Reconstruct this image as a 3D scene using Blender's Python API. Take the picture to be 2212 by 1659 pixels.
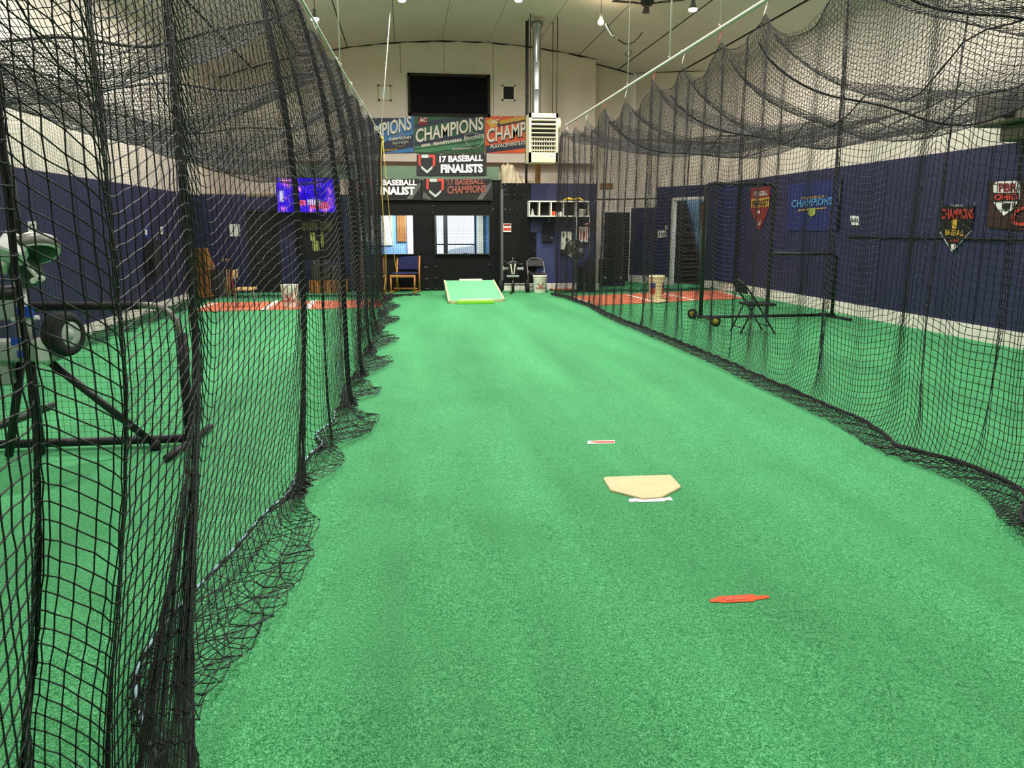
import bpy, bmesh, math, random
import numpy as np
from mathutils import Vector, Matrix, Euler

random.seed(7); rng = np.random.default_rng(7)
SC = bpy.context.scene
COL = SC.collection
for o in list(bpy.data.objects): bpy.data.objects.remove(o)

# ------------------------------------------------------------------ camera
F = 1700.0; CX, CY = 1106.0, 829.5; H = 1.56
PITCH = math.atan(340 / F); YAW = math.atan(231 * math.cos(PITCH) / F)
cam_d = bpy.data.cameras.new('camera'); cam_d.sensor_width = 36.0
cam_d.lens = F / 2212.0 * 36.0; cam_d.clip_start = 0.05; cam_d.clip_end = 200
cam = bpy.data.objects.new('camera', cam_d); COL.objects.link(cam)
cam.location = (0, 0, H); cam.rotation_euler = (math.pi / 2 - PITCH, 0, -YAW)
SC.camera = cam

# ------------------------------------------------------------------ world (overcast daylight outside the lobby door) and exposure
W = bpy.data.worlds.new('overcast_sky'); SC.world = W; W.use_nodes = True
W.node_tree.nodes['Background'].inputs[0].default_value = (0.80, 0.90, 1.0, 1)
W.node_tree.nodes['Background'].inputs[1].default_value = 1.25
SC.view_settings.view_transform = 'Standard'; SC.view_settings.look = 'None'
SC.view_settings.exposure = 0.2; SC.view_settings.gamma = 1.0
SC.view_settings.use_curve_mapping = False
LAMP_POWER = 110.0

# ------------------------------------------------------------------ helpers: pixel rays meet real planes
def ray(px, py):
    x = (px - CX) / F; y = (CY - py) / F
    f = math.cos(PITCH) + y * math.sin(PITCH); u = -math.sin(PITCH) + y * math.cos(PITCH)
    return np.array([x * math.cos(YAW) + f * math.sin(YAW), -x * math.sin(YAW) + f * math.cos(YAW), u])
O3 = np.array([0, 0, H])
def gd(px, py, z=0.0):
    r = ray(px, py); return r * ((z - H) / r[2]) + O3
def at(px, py, Y):
    r = ray(px, py); return r * (Y / r[1]) + O3
def ax(px, py, X):
    r = ray(px, py); return r * (X / r[0]) + O3
def on(px, py, A, B, off=0.0):
    """vertical plane through floor points A, B, pushed off metres towards the camera"""
    A = np.array(A[:2], float); B = np.array(B[:2], float); d = (B - A) / np.linalg.norm(B - A)
    n = np.array([-d[1], d[0]])
    if np.dot(n, -A) < 0: n = -n
    r = ray(px, py); t = (np.dot(n, A) + off) / np.dot(n, r[:2]); return r * t + O3
def hz(px, d):
    r = ray(px, 490.0); return np.array([r[0] * d, r[1] * d])

# ------------------------------------------------------------------ materials
def lin(c):
    return tuple(((v / 255) / 12.92 if v / 255 <= 0.04045 else ((v / 255 + 0.055) / 1.055) ** 2.4) for v in c)
MATS = {}
def mat(name, rgb, rough=0.6, metal=0.0, var=0.12, scale=6.0, bump=0.0, bscale=40.0, spec=0.4, stretch=None, sheen=0.0, trans=0.0):
    m = bpy.data.materials.new(name); m.use_nodes = True; MATS[name] = m
    nt = m.node_tree; N = nt.nodes; L = nt.links; b = N['Principled BSDF']
    c = lin(rgb)
    b.inputs['Roughness'].default_value = rough; b.inputs['Metallic'].default_value = metal
    b.inputs['Specular IOR Level'].default_value = spec
    if sheen: b.inputs['Sheen Weight'].default_value = sheen
    if trans: b.inputs['Transmission Weight'].default_value = trans
    tc = N.new('ShaderNodeTexCoord'); mp = N.new('ShaderNodeMapping')
    if stretch: mp.inputs['Scale'].default_value = stretch
    L.new(tc.outputs['Object'], mp.inputs['Vector'])
    if var > 0:
        nz = N.new('ShaderNodeTexNoise'); nz.inputs['Scale'].default_value = scale; nz.inputs['Detail'].default_value = 5
        rp = N.new('ShaderNodeValToRGB')
        rp.color_ramp.elements[0].position = 0.3; rp.color_ramp.elements[1].position = 0.7
        rp.color_ramp.elements[0].color = (*[v * (1 - var) for v in c], 1)
        rp.color_ramp.elements[1].color = (*[min(1, v * (1 + var)) for v in c], 1)
        L.new(mp.outputs['Vector'], nz.inputs['Vector']); L.new(nz.outputs['Fac'], rp.inputs['Fac'])
        L.new(rp.outputs['Color'], b.inputs['Base Color'])
    else:
        b.inputs['Base Color'].default_value = (*c, 1)
    if bump > 0:
        n2 = N.new('ShaderNodeTexNoise'); n2.inputs['Scale'].default_value = bscale; n2.inputs['Detail'].default_value = 4
        bp = N.new('ShaderNodeBump'); bp.inputs['Strength'].default_value = bump; bp.inputs['Distance'].default_value = 0.01
        L.new(mp.outputs['Vector'], n2.inputs['Vector']); L.new(n2.outputs['Fac'], bp.inputs['Height']); L.new(bp.outputs['Normal'], b.inputs['Normal'])
    return m
def emat(name, rgb, strength):
    m = bpy.data.materials.new(name); m.use_nodes = True; nt = m.node_tree
    nt.nodes.remove(nt.nodes['Principled BSDF']); e = nt.nodes.new('ShaderNodeEmission')
    e.inputs[0].default_value = (*lin(rgb), 1); e.inputs[1].default_value = strength
    nt.links.new(e.outputs[0], nt.nodes['Material Output'].inputs[0]); MATS[name] = m; return m

def turf_material():
    m = bpy.data.materials.new('green_turf'); m.use_nodes = True; MATS['turf'] = m
    nt = m.node_tree; N = nt.nodes; L = nt.links; b = N['Principled BSDF']
    b.inputs['Roughness'].default_value = 0.85; b.inputs['Specular IOR Level'].default_value = 0.15
    b.inputs['Sheen Weight'].default_value = 0.55; b.inputs['Sheen Roughness'].default_value = 0.45
    b.inputs['Sheen Tint'].default_value = (*lin((120, 235, 165)), 1)
    tc = N.new('ShaderNodeTexCoord')
    def noise(scale, detail, stretch=(1, 1, 1)):
        mp = N.new('ShaderNodeMapping'); mp.inputs['Scale'].default_value = stretch
        nz = N.new('ShaderNodeTexNoise'); nz.inputs['Scale'].default_value = scale; nz.inputs['Detail'].default_value = detail
        L.new(tc.outputs['Object'], mp.inputs['Vector']); L.new(mp.outputs['Vector'], nz.inputs['Vector']); return nz
    fine = noise(170, 3, (1.3, 0.8, 1)); mid = noise(60, 3)
    r1 = N.new('ShaderNodeValToRGB'); e = r1.color_ramp.elements
    e[0].position = 0.36; e[0].color = (*lin((26, 104, 58)), 1)
    e[1].position = 0.68; e[1].color = (*lin((132, 216, 156)), 1)
    k = r1.color_ramp.elements.new(0.5); k.color = (*lin((76, 158, 98)), 1)
    mx = N.new('ShaderNodeMath'); mx.operation = 'MULTIPLY_ADD'; mx.inputs[1].default_value = 0.75
    s2 = N.new('ShaderNodeMath'); s2.operation = 'MULTIPLY'; s2.inputs[1].default_value = 0.25
    L.new(mid.outputs['Fac'], s2.inputs[0]); L.new(fine.outputs['Fac'], mx.inputs[0]); L.new(s2.outputs[0], mx.inputs[2])
    # shading of turf wrinkles and pile painted into the colour as streaks along the lane
    wrinkle_shade = noise(1.0, 3, (1.5, 0.16, 1)); nr = N.new('ShaderNodeMapRange'); nr.inputs[1].default_value = .30; nr.inputs[2].default_value = .70; nr.inputs[3].default_value = .78; nr.inputs[4].default_value = 1.22
    hs = N.new('ShaderNodeHueSaturation'); L.new(wrinkle_shade.outputs['Fac'], nr.inputs[0]); L.new(nr.outputs[0], hs.inputs['Value'])
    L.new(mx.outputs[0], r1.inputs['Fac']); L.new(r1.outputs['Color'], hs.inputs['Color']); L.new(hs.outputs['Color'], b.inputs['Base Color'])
    bp = N.new('ShaderNodeBump'); bp.inputs['Strength'].default_value = 0.6; bp.inputs['Distance'].default_value = 0.006
    L.new(fine.outputs['Fac'], bp.inputs['Height']); L.new(bp.outputs['Normal'], b.inputs['Normal'])
    return m
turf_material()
mat('navy', (43, 44, 77), 0.55, var=0.10, scale=2.0, bump=0.05)
mat('navy_light', (56, 62, 104), 0.6, var=0.08, scale=2.0)
mat('navy_curtain', (36, 42, 86), 0.8, var=0.1, scale=5)
mat('black_panel', (19, 18, 19), 0.65, var=0.25, scale=3.0, bump=0.05, spec=0.2)
mat('beige_wall', (224, 212, 198), 0.85, var=0.05, scale=1.2, bump=0.04, bscale=8)
mat('ceiling_panel', (212, 204, 196), 0.85, var=0.04, scale=1.0)
mat('ceiling_deck', (70, 66, 58), 0.9, var=0.05)
mat('white_curb', (240, 230, 218), 0.8, var=0.10, scale=8, bump=0.1, bscale=30)
mat('white_paint', (232, 228, 218), 0.5, var=0.03)
mat('green_beam', (92, 112, 92), 0.7, var=0.1)
mat('dark_trim', (42, 38, 34), 0.8, var=0.2)
mat('net_black', (22, 20, 22), 0.5, var=0.0, spec=0.45)
mat('net_far', (32, 29, 33), 0.55, var=0.0, spec=0.4)
mat('rope_black', (28, 26, 28), 0.8, var=0.3, scale=60)
mat('rope_pale', (170, 205, 215), 0.8, var=0.1)
mat('black_pipe', (24, 23, 25), 0.45, var=0.1, spec=0.5)
mat('black_foam', (26, 24, 26), 0.75, var=0.25, scale=30, bump=0.3, bscale=90)
mat('chrome', (200, 200, 200), 0.25, 1.0, var=0.05)
mat('galvanised', (150, 152, 152), 0.38, 0.9, var=0.15, scale=5, stretch=(1, 1, 0.3))
mat('steel_cable', (200, 196, 184), 0.5, 0.3, var=0.05)
mat('rubber', (34, 33, 34), 0.8, var=0.15, scale=20, bump=0.1)
mat('machine_white', (214, 216, 210), 0.45, var=0.05)
mat('machine_grey', (150, 160, 152), 0.5, var=0.08)
mat('machine_green', (58, 78, 62), 0.6, var=0.1)
mat('hub_dark', (26, 46, 32), 0.5, var=0.1)
mat('blue_sticker', (30, 70, 170), 0.5, var=0.05)
mat('yellow_hub', (196, 168, 40), 0.5, var=0.1)
mat('clay_mat', (226, 124, 90), 0.85, var=0.10, scale=30, bump=0.15, bscale=120)
mat('line_white', (240, 232, 220), 0.8, var=0.05)
mat('plate_cream', (226, 206, 160), 0.7, var=0.07, scale=9)
mat('orange_tape', (232, 92, 40), 0.7, var=0.10, scale=20)
mat('white_tape', (238, 238, 238), 0.6, var=0.05, scale=20)
mat('red_tape', (226, 104, 84), 0.7, var=0.1)
mat('mound_turf', (112, 190, 138), 0.9, var=0.12, scale=40, bump=0.3, bscale=160)
mat('mound_wood', (222, 196, 150), 0.7, var=0.12, scale=8, stretch=(1, 8, 8))
mat('neon_green', (150, 222, 66), 0.6, var=0.06)
mat('wood_oak', (188, 124, 62), 0.5, var=0.18, scale=9, stretch=(6, 6, 1))
mat('wood_brown', (150, 100, 50), 0.6, var=0.25, scale=7, stretch=(8, 8, 1))
mat('wood_tan', (206, 172, 112), 0.6, var=0.1, scale=8)
mat('fabric_blue', (30, 34, 76), 0.9, var=0.15, scale=40)
mat('fabric_black', (22, 22, 25), 0.9, var=0.2, scale=20)
mat('grey_metal', (126, 124, 118), 0.45, 0.4, var=0.08)
mat('dark_metal', (60, 58, 58), 0.45, 0.6, var=0.1)
mat('bucket_white', (230, 226, 212), 0.5, var=0.03)
mat('bucket_cream', (232, 222, 178), 0.5, var=0.05)
mat('print_red', (176, 46, 48), 0.6, var=0.08)
mat('print_blue', (40, 52, 140), 0.6, var=0.08)
mat('heater_cream', (226, 214, 178), 0.5, var=0.05, scale=4)
mat('heater_dark', (30, 28, 26), 0.7, var=0.1)
mat('glass_dark', (18, 17, 22), 0.6, var=0.0, spec=0.05)
mat('wall_box', (96, 88, 74), 0.6, var=0.12, scale=4)
mat('vinyl_green', (40, 92, 58), 0.45, var=0.12, scale=4)
mat('vinyl_green_light', (72, 138, 92), 0.45, var=0.10, scale=4)
mat('vinyl_navy', (36, 44, 66), 0.45, var=0.12, scale=4)
mat('vinyl_blue', (56, 122, 178), 0.45, var=0.12, scale=4)
mat('vinyl_orange', (226, 96, 44), 0.45, var=0.12, scale=4)
mat('vinyl_gold', (214, 164, 60), 0.45, var=0.12, scale=4)
mat('vinyl_black', (34, 32, 32), 0.4, var=0.25, scale=3)
mat('vinyl_grey', (86, 82, 80), 0.4, var=0.25, scale=3)
mat('letter_cream', (236, 230, 210), 0.5, var=0.03)
mat('letter_white', (238, 230, 226), 0.5, var=0.03)
mat('letter_red', (206, 62, 50), 0.5, var=0.06)
mat('letter_dull_red', (140, 76, 64), 0.5, var=0.1)
mat('letter_blue', (84, 146, 200), 0.5, var=0.1)
mat('letter_silver', (176, 184, 178), 0.5, var=0.08)
mat('banner_red', (142, 40, 40), 0.6, var=0.1)
mat('banner_royal', (38, 44, 102), 0.6, var=0.08)
mat('banner_maroon', (60, 34, 30), 0.7, var=0.15)
mat('paper', (228, 226, 218), 0.7, var=0.06, scale=30)
mat('lobby_blue', (128, 172, 232), 0.8, var=0.05)
mat('lobby_floor', (120, 116, 110), 0.7, var=0.1)
mat('asphalt', (170, 172, 176), 0.9, var=0.1)
mat('car_white', (232, 238, 240), 0.3, var=0.0)
mat('car_glass', (90, 150, 160), 0.15, var=0.0)
mat('yellow_towel', (236, 196, 40), 0.9, var=0.15, scale=25, bump=0.4, bscale=30)
mat('yellow_rope', (214, 178, 60), 0.8, var=0.2, scale=80)
mat('orange_plastic', (240, 96, 44), 0.5, var=0.05)
mat('cardboard', (150, 128, 98), 0.8, var=0.12, scale=4)
mat('sheet_tan', (206, 190, 158), 0.8, var=0.1, scale=5)
mat('olive', (92, 92, 58), 0.7, var=0.15, scale=10)
mat('lime_print', (160, 168, 84), 0.7, var=0.15, scale=10)
mat('dark_grey_plastic', (66, 66, 60), 0.5, var=0.12)
mat('door_black', (28, 26, 24), 0.7, var=0.2, scale=4)
mat('stair_brown', (58, 42, 32), 0.7, var=0.2, scale=6)
mat('sky_panel', (150, 190, 220), 0.8, var=0.05)
mat('trim_brown', (120, 76, 44), 0.6, var=0.15, scale=10)
mat('pink_tie', (206, 96, 92), 0.6, var=0.1)
emat('bulb_warm', (255, 226, 180), 60.0)
emat('bulb_cool', (255, 250, 240), 40.0)
emat('lobby_fill_glow', (235, 242, 255), 6.0)

def M(n): return MATS[n]

# ------------------------------------------------------------------ mesh helpers
def org(o):
    v = Vector((0, 0, 0))
    while o is not None:
        v += o.location; o = o.parent
    return v
class MB:
    def __init__(s): s.v = []; s.f = []; s.sm = []
    def add(s, vs, fs, smooth=False):
        k = len(s.v); s.v += [tuple(map(float, p)) for p in vs]
        s.f += [tuple(i + k for i in f) for f in fs]; s.sm += [smooth] * len(fs); return s
    def box(s, c, d, rot=None):
        hx, hy, hz_ = d[0] / 2, d[1] / 2, d[2] / 2
        P = [Vector((x, y, z)) for x in (-hx, hx) for y in (-hy, hy) for z in (-hz_, hz_)]
        if rot is not None:
            R = rot if isinstance(rot, Matrix) else Euler(rot).to_matrix(); P = [R @ p for p in P]
        P = [p + Vector(c) for p in P]
        return s.add(P, [(0, 1, 3, 2), (4, 6, 7, 5), (0, 4, 5, 1), (2, 3, 7, 6), (0, 2, 6, 4), (1, 5, 7, 3)])
    def rbox(s, c, d, b=0.01, rot=None):
        """box with chamfered edges"""
        hx, hy, hz_ = d[0] / 2, d[1] / 2, d[2] / 2; b = min(b, hx * .9, hy * .9, hz_ * .9)
        bm = bmesh.new(); bmesh.ops.create_cube(bm, size=1.0)
        for v in bm.verts: v.co = Vector((v.co.x * d[0], v.co.y * d[1], v.co.z * d[2]))
        bmesh.ops.bevel(bm, geom=bm.edges[:], offset=b, segments=1, affect='EDGES')
        R = Matrix.Identity(3) if rot is None else (rot if isinstance(rot, Matrix) else Euler(rot).to_matrix())
        bm.verts.index_update()
        s.add([R @ v.co + Vector(c) for v in bm.verts], [[v.index for v in f.verts] for f in bm.faces]); bm.free(); return s
    def tube(s, pts, r, n=8, caps=True, smooth=True):
        P = [Vector(p) for p in pts]; m = len(P); R = r if hasattr(r, '__len__') else [r] * m
        vs = []; prev = None
        for i in range(m):
            t = (P[min(i + 1, m - 1)] - P[max(i - 1, 0)]).normalized()
            if prev is None:
                a = t.cross(Vector((0, 0, 1)))
                if a.length < 1e-3: a = t.cross(Vector((1, 0, 0)))
            else:
                a = prev - t * prev.dot(t)
                if a.length < 1e-6: a = t.cross(Vector((0.3, 0.5, 0.8)))
            a.normalize(); prev = a; b = t.cross(a)
            for k in range(n):
                an = 2 * math.pi * k / n; vs.append(P[i] + (a * math.cos(an) + b * math.sin(an)) * R[i])
        fs = [(i * n + k, i * n + (k + 1) % n, (i + 1) * n + (k + 1) % n, (i + 1) * n + k) for i in range(m - 1) for k in range(n)]
        s.add(vs, fs, smooth)
        if caps: 
            k0 = len(s.v) - m * n
            s.f += [tuple(k0 + k for k in range(n))[::-1], tuple(k0 + (m - 1) * n + k for k in range(n))]; s.sm += [False, False]
        return s
    def lathe(s, c, prof, n=20, axis=(0, 0, 1), smooth=True):
        """prof: list of (radius, height) along axis"""
        A = Vector(axis).normalized(); u = A.cross(Vector((0, 0, 1)))
        if u.length < 1e-3: u = Vector((1, 0, 0))
        u.normalize(); w = A.cross(u); vs = []
        for (r, h) in prof:
            for k in range(n):
                an = 2 * math.pi * k / n
                vs.append(Vector(c) + A * h + (u * math.cos(an) + w * math.sin(an)) * max(r, 1e-4))
        m = len(prof)
        fs = [(i * n + k, i * n + (k + 1) % n, (i + 1) * n + (k + 1) % n, (i + 1) * n + k) for i in range(m - 1) for k in range(n)]
        s.add(vs, fs, smooth); k0 = len(s.v) - m * n
        s.f += [tuple(k0 + k for k in range(n))[::-1], tuple(k0 + (m - 1) * n + k for k in range(n))]; s.sm += [False, False]
        return s
    def slab(s, pts, ext):
        """planar polygon (3D points) extruded along vector ext"""
        P = [Vector(p) for p in pts]; e = Vector(ext); n = len(P)
        fs = [tuple(range(n))[::-1], tuple(range(n, 2 * n))] + [(i, (i + 1) % n, n + (i + 1) % n, n + i) for i in range(n)]
        return s.add(P + [p + e for p in P], fs)
    def build(s, name, material, parent=None, kind=None):
        me = bpy.data.meshes.new(name); o = bpy.data.objects.new(name, me); COL.objects.link(o)
        if parent is not None:
            o.parent = parent; L = org(parent)
            vs = [(a - L.x, b - L.y, c - L.z) for a, b, c in s.v]
        else: vs = s.v
        me.from_pydata(vs, [], s.f); me.update()
        bm = bmesh.new(); bm.from_mesh(me); bmesh.ops.recalc_face_normals(bm, faces=bm.faces[:]); bm.to_mesh(me); bm.free()
        me.polygons.foreach_set('use_smooth', np.array(s.sm, bool))
        me.materials.append(M(material) if isinstance(material, str) else material)
        if kind: o['kind'] = kind
        return o
def tag(o, label, cat, group=None):
    o['label'] = label; o['category'] = cat
    if group: o['group'] = group
    return o
def thing(name, label, cat, loc, group=None):
    o = bpy.data.objects.new(name, None); COL.objects.link(o); o.location = tuple(float(v) for v in loc); o.empty_display_size = 0.1
    return tag(o, label, cat, group)
def struct(name, mb, material, parent=None):
    o = mb.build(name, material, parent)
    if parent is None: o['kind'] = 'structure'
    return o
def clone(o, mesh_shift, parent=None):
    c = o.copy(); COL.objects.link(c); c.parent = parent; c.location = tuple(float(v) for v in mesh_shift); return c
def arc(c, r, a0, a1, n, u=(1, 0, 0), w=(0, 0, 1)):
    c, u, w = Vector(c), Vector(u), Vector(w)
    return [c + u * (r * math.cos(a)) + w * (r * math.sin(a)) for a in np.linspace(a0, a1, n)]
def lerp(a, b, t): return Vector(a) + (Vector(b) - Vector(a)) * t

TXT = {}
def text2d(string, bold=0.0):
    key = (string, bold)
    if key in TXT: return TXT[key]
    cu = bpy.data.curves.new('lettering_curve', 'FONT'); cu.body = string; cu.offset = bold; cu.resolution_u = 3
    o = bpy.data.objects.new('lettering_tmp', cu); COL.objects.link(o); bpy.context.view_layer.update()
    dg = bpy.context.evaluated_depsgraph_get(); me = bpy.data.meshes.new_from_object(o.evaluated_get(dg))
    V = np.array([v.co[:2] for v in me.vertices]); Fc = [tuple(p.vertices) for p in me.polygons]
    bpy.data.objects.remove(o); bpy.data.curves.remove(cu); bpy.data.meshes.remove(me)
    lo, hi = V.min(0), V.max(0); TXT[key] = ((V - lo) / (hi - lo), Fc); return TXT[key]
def letters(string, BL, BR, hpx, plane, material, parent, name='lettering', bold=0.02, hr=None, shift=(0, 0), skew=0.0):
    """flat lettering laid in the quad BL-BR (picture points on a real plane) and hpx tall"""
    V, Fc = text2d(string, bold); hr = hpx if hr is None else hr; mb = MB(); vs = []
    for s, t in V:
        h = hpx + (hr - hpx) * s
        x = BL[0] + s * (BR[0] - BL[0]) + shift[0] + skew * t; y = BL[1] + s * (BR[1] - BL[1]) - t * h + shift[1]
        vs.append(plane(x, y))
    mb.add(vs, Fc); return mb.build(name, material, parent)
def patch(quad, plane, material, parent, name, thick=None):
    mb = MB(); P = [plane(x, y) for x, y in quad]
    mb.slab(P, thick if thick is not None else (0, 0.004, 0)); return mb.build(name, material, parent)
# ================================================================== SETTING
XL, XR, YB, YU, YN = -4.72, 7.92, 19.72, 22.0, -3.0      # left wall, right wall, front of back room, upper wall, wall behind the camera
def zc(x): return 6.33 - 0.027 * (x - 1.6) ** 2
C1 = (6.43, 22.3); C2 = (7.93, 19.25)                     # splayed corner wall on the right

def plane_grid(name, xs, ys, zf, material):
    X, Yg = np.meshgrid(xs, ys, indexing='ij'); Z = zf(X, Yg); n, m = X.shape
    V = np.stack([X, Yg, Z], -1).reshape(-1, 3); i = np.arange(n * m).reshape(n, m)
    Q = np.stack([i[:-1, :-1], i[1:, :-1], i[1:, 1:], i[:-1, 1:]], -1).reshape(-1, 4)
    return quad_mesh(name, V, Q, material)
def quad_mesh(name, V, Q, material, parent=None, smooth=True):
    me = bpy.data.meshes.new(name)
    if parent is not None: V = V - np.array(org(parent))
    me.vertices.add(len(V)); me.vertices.foreach_set('co', V.astype(np.float32).ravel())
    me.loops.add(Q.size); me.loops.foreach_set('vertex_index', Q.astype(np.int32).ravel())
    me.polygons.add(len(Q)); me.polygons.foreach_set('loop_start', (np.arange(len(Q)) * 4).astype(np.int32))
    try: me.polygons.foreach_set('loop_total', np.full(len(Q), 4, np.int32))
    except Exception: pass
    me.polygons.foreach_set('use_smooth', np.full(len(Q), smooth, bool))
    me.update(calc_edges=True); me.validate()
    me.materials.append(M(material)); o = bpy.data.objects.new(name, me); COL.objects.link(o); o.parent = parent
    return o

# ---- turf floor, gently rucked along its length
def ruck(x, y):
    d = 0.10 * np.sin(0.5 * y + 1.0) + 0.05 * np.sin(1.3 * y)
    a = np.sin(2 * np.pi * (x - 0.03 * y + d) / 0.74) * 0.5 + np.sin(2 * np.pi * (x + 0.05 * y - 0.6 * d) / 1.18 + 1.1) * 0.7 + 0.35 * np.sin(2 * np.pi * (x * 0.8 - 0.14 * y) / 0.55 + 2)
    b = np.sin(2 * np.pi * (y * 0.42 + x * 0.11) / 2.3 + np.sin(x * 1.3)) * 0.3
    lane = np.clip((x + 1.4) / 0.6, 0, 1) * np.clip((3.9 - x) / 0.5, 0, 1) * np.clip((14.6 - y) / 3.0, 0, 1)
    side = np.exp(-((x - 3.0 + 0.03 * (y - 8)) / 0.28) ** 2) * np.clip((12 - y) / 3, 0, 1) * np.clip((y - 3.5) / 2, 0, 1)
    flat = 1 - np.exp(-(((x - 1.4) / 0.55) ** 4 + ((y - 4.4) / 0.6) ** 4)) - np.exp(-(((x - 1.4) / 0.4) ** 4 + ((y - 2.96) / 0.25) ** 4)) - np.exp(-(((x - 1.4) / 0.4) ** 4 + ((y - 5.48) / 0.25) ** 4))
    z = ((a + b) * 0.5 - 1.0) * 0.021 * lane
    return z * np.clip(flat, 0, 1) + 0.05 * side - 0.0002
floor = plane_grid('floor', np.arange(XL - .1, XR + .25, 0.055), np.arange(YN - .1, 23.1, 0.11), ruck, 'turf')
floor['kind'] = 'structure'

# ---- vaulted ceiling: dark deck above, pale boards fixed below it
xs = np.linspace(XL - 0.3, XR + 0.3, 40)
mb = MB()
mb.add([(x, y, zc(x) + 0.09) for x in xs for y in (YN - .2, 23.2)] + [(x, y, zc(x) + 0.22) for x in xs for y in (YN - .2, 23.2)],
       [(2 * i, 2 * i + 1, 2 * i + 3, 2 * i + 2) for i in range(39)] + [(80 + 2 * i, 80 + 2 * i + 2, 80 + 2 * i + 3, 80 + 2 * i + 1) for i in range(39)])
ceiling = struct('ceiling', mb, 'ceiling_deck')
proto = MB().box((0, 0, 0), (1.212, 2.43, 0.03)).build('ceiling_board', 'ceiling_panel', ceiling)
first = True
for r_ in range(11):
    y = 23.0 - 1.22 - 2.44 * r_
    for c_ in range(11):
        x0 = XL - 0.3 + 1.22 * c_; x1 = x0 + 1.22; xm = (x0 + x1) / 2
        o = proto if first else clone(proto, (0, 0, 0), ceiling); first = False
        o.location = (xm, y, (zc(x0) + zc(x1)) / 2 + 0.02); o.rotation_euler = (0, -math.atan2(zc(x1) - zc(x0), 1.22), 0)

# ---- side walls: beige above, navy boarding below, pale kerb at the floor
def side_wall(name, X, sgn, y0, y1, ztop, zn0, zn1):
    mb = MB(); mb.box((X + sgn * 0.1, (y0 + y1) / 2, ztop / 2), (0.2, y1 - y0, ztop)); w = struct(name, mb, 'beige_wall')
    n = int(round((y1 - y0) / 1.22)); L_ = (y1 - y0) / n; pr = None
    for i in range(n):
        y = y0 + L_ * (i + .5)
        if pr is None: pr = MB().box((0, 0, 0), (0.03, L_ - 0.012, zn1 - zn0)).build('navy_board', 'navy', w)
        o = pr if i == 0 else clone(pr, (0, 0, 0), w)
        o.location = (X - sgn * (0.015 + 0.004 * (i % 2)), y, (zn0 + zn1) / 2)
    return w
wall_left = side_wall('wall_left', XL, -1, YN, 22.6, zc(XL) + .1, 0.14, 2.27)
wall_right = side_wall('wall_right', XR, 1, YN, 19.6, zc(XR) + .1, 0.20, 2.63)
def kerb(name, X, sgn, y0, y1, h):
    mb = MB(); n = 24
    P = [(X - sgn * (0.05 + 0.006 * random.random()), y0 + (y1 - y0) * i / n) for i in range(n + 1)]
    vs = [];
    for x, y in P: vs += [(X, y, 0), (x, y, 0), (x, y, h), (X, y, h)]
    fs = [(4 * i + k, 4 * i + (k + 1) % 4, 4 * i + 4 + (k + 1) % 4, 4 * i + 4 + k) for i in range(n) for k in range(4)]
    mb.add(vs, fs); return struct(name, mb, 'white_curb')
kerb('baseboard_left', XL, -1, YN, YB - .02, 0.15); kerb('baseboard_right', XR, 1, YN, 19.45, 0.21)
# wall behind the camera
struct('wall_front', MB().box(((XL + XR) / 2, YN - .1, 3.2), (XR - XL, 0.2, 6.4)), 'beige_wall')

# ---- upper back wall (beige) with boarded joints
def arch_wall(name, x0, x1, y, z0, th, material):
    X = np.linspace(x0, x1, 24); n = len(X)
    P = [(x, y, z0) for x in X] + [(x, y, zc(x) + .08) for x in X[::-1]]
    mb = MB(); fr = [(x, y, z0) for x in X] + [(x, y, zc(x) + .08) for x in X]; bk = [(a, b + th, c) for a, b, c in fr]
    fs = [(i, i + 1, n + i + 1, n + i) for i in range(n - 1)] + [(2 * n + i, 3 * n + i, 3 * n + i + 1, 2 * n + i + 1) for i in range(n - 1)]
    fs += [(i, 2 * n + i, 2 * n + i + 1, i + 1) for i in range(n - 1)]
    fs += [(0, n, 3 * n, 2 * n), (n - 1, 3 * n - 1, 4 * n - 1, 2 * n - 1)]
    mb.add(fr + bk, fs); return struct(name, mb, material)
XUR = at(1288, 125, YU)[0]
wall_upper = arch_wall('wall_back_upper', XL, XUR, YU, 3.27, 0.12, 'beige_wall')
arch_wall('wall_back', 4.6, 6.6, 22.46, 0.0, 0.15, 'beige_wall')
arch_wall('wall_back_middle', XL, 4.6, 22.46, 2.33, 0.15, 'beige_wall')
# thin dark joint strips on the upper wall
for k, (pa, pb) in enumerate([((865, 92), (865, 158)), ((958, 88), (960, 160)), ((1065, 92), (1066, 250)), ((1160, 100), (1160, 358))]):
    A, B = at(*pa, YU - .004), at(*pb, YU - .004)
    MB().box(((A[0] + B[0]) / 2, YU - .002, (A[2] + B[2]) / 2), (0.012, 0.008, A[2] - B[2])).build('joint_strip', 'cardboard', wall_upper)
# ragged dark sealing strip where wall meets ceiling
mb = MB(); pts = [(x, YU - 0.03, zc(x) - 0.005 + 0.012 * math.sin(9 * x) + 0.01 * random.random()) for x in np.linspace(XL, XUR, 60)]
mb.tube(pts, [0.022 + 0.012 * random.random() for _ in pts], 6); struct('trim_1', mb, 'dark_trim')
mb = MB(); pts = [(x, 22.44, zc(x) - 0.01) for x in np.linspace(XUR + .05, 6.38, 14)]
mb.tube(pts, 0.022, 6); mb.tube([(6.38, 22.3, zc(6.38)), (7.86, 19.4, zc(7.8)), (7.88, 10, zc(7.88)), (7.88, 2, zc(7.88))], 0.012, 6); struct('trim_2', mb, 'dark_trim')

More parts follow.
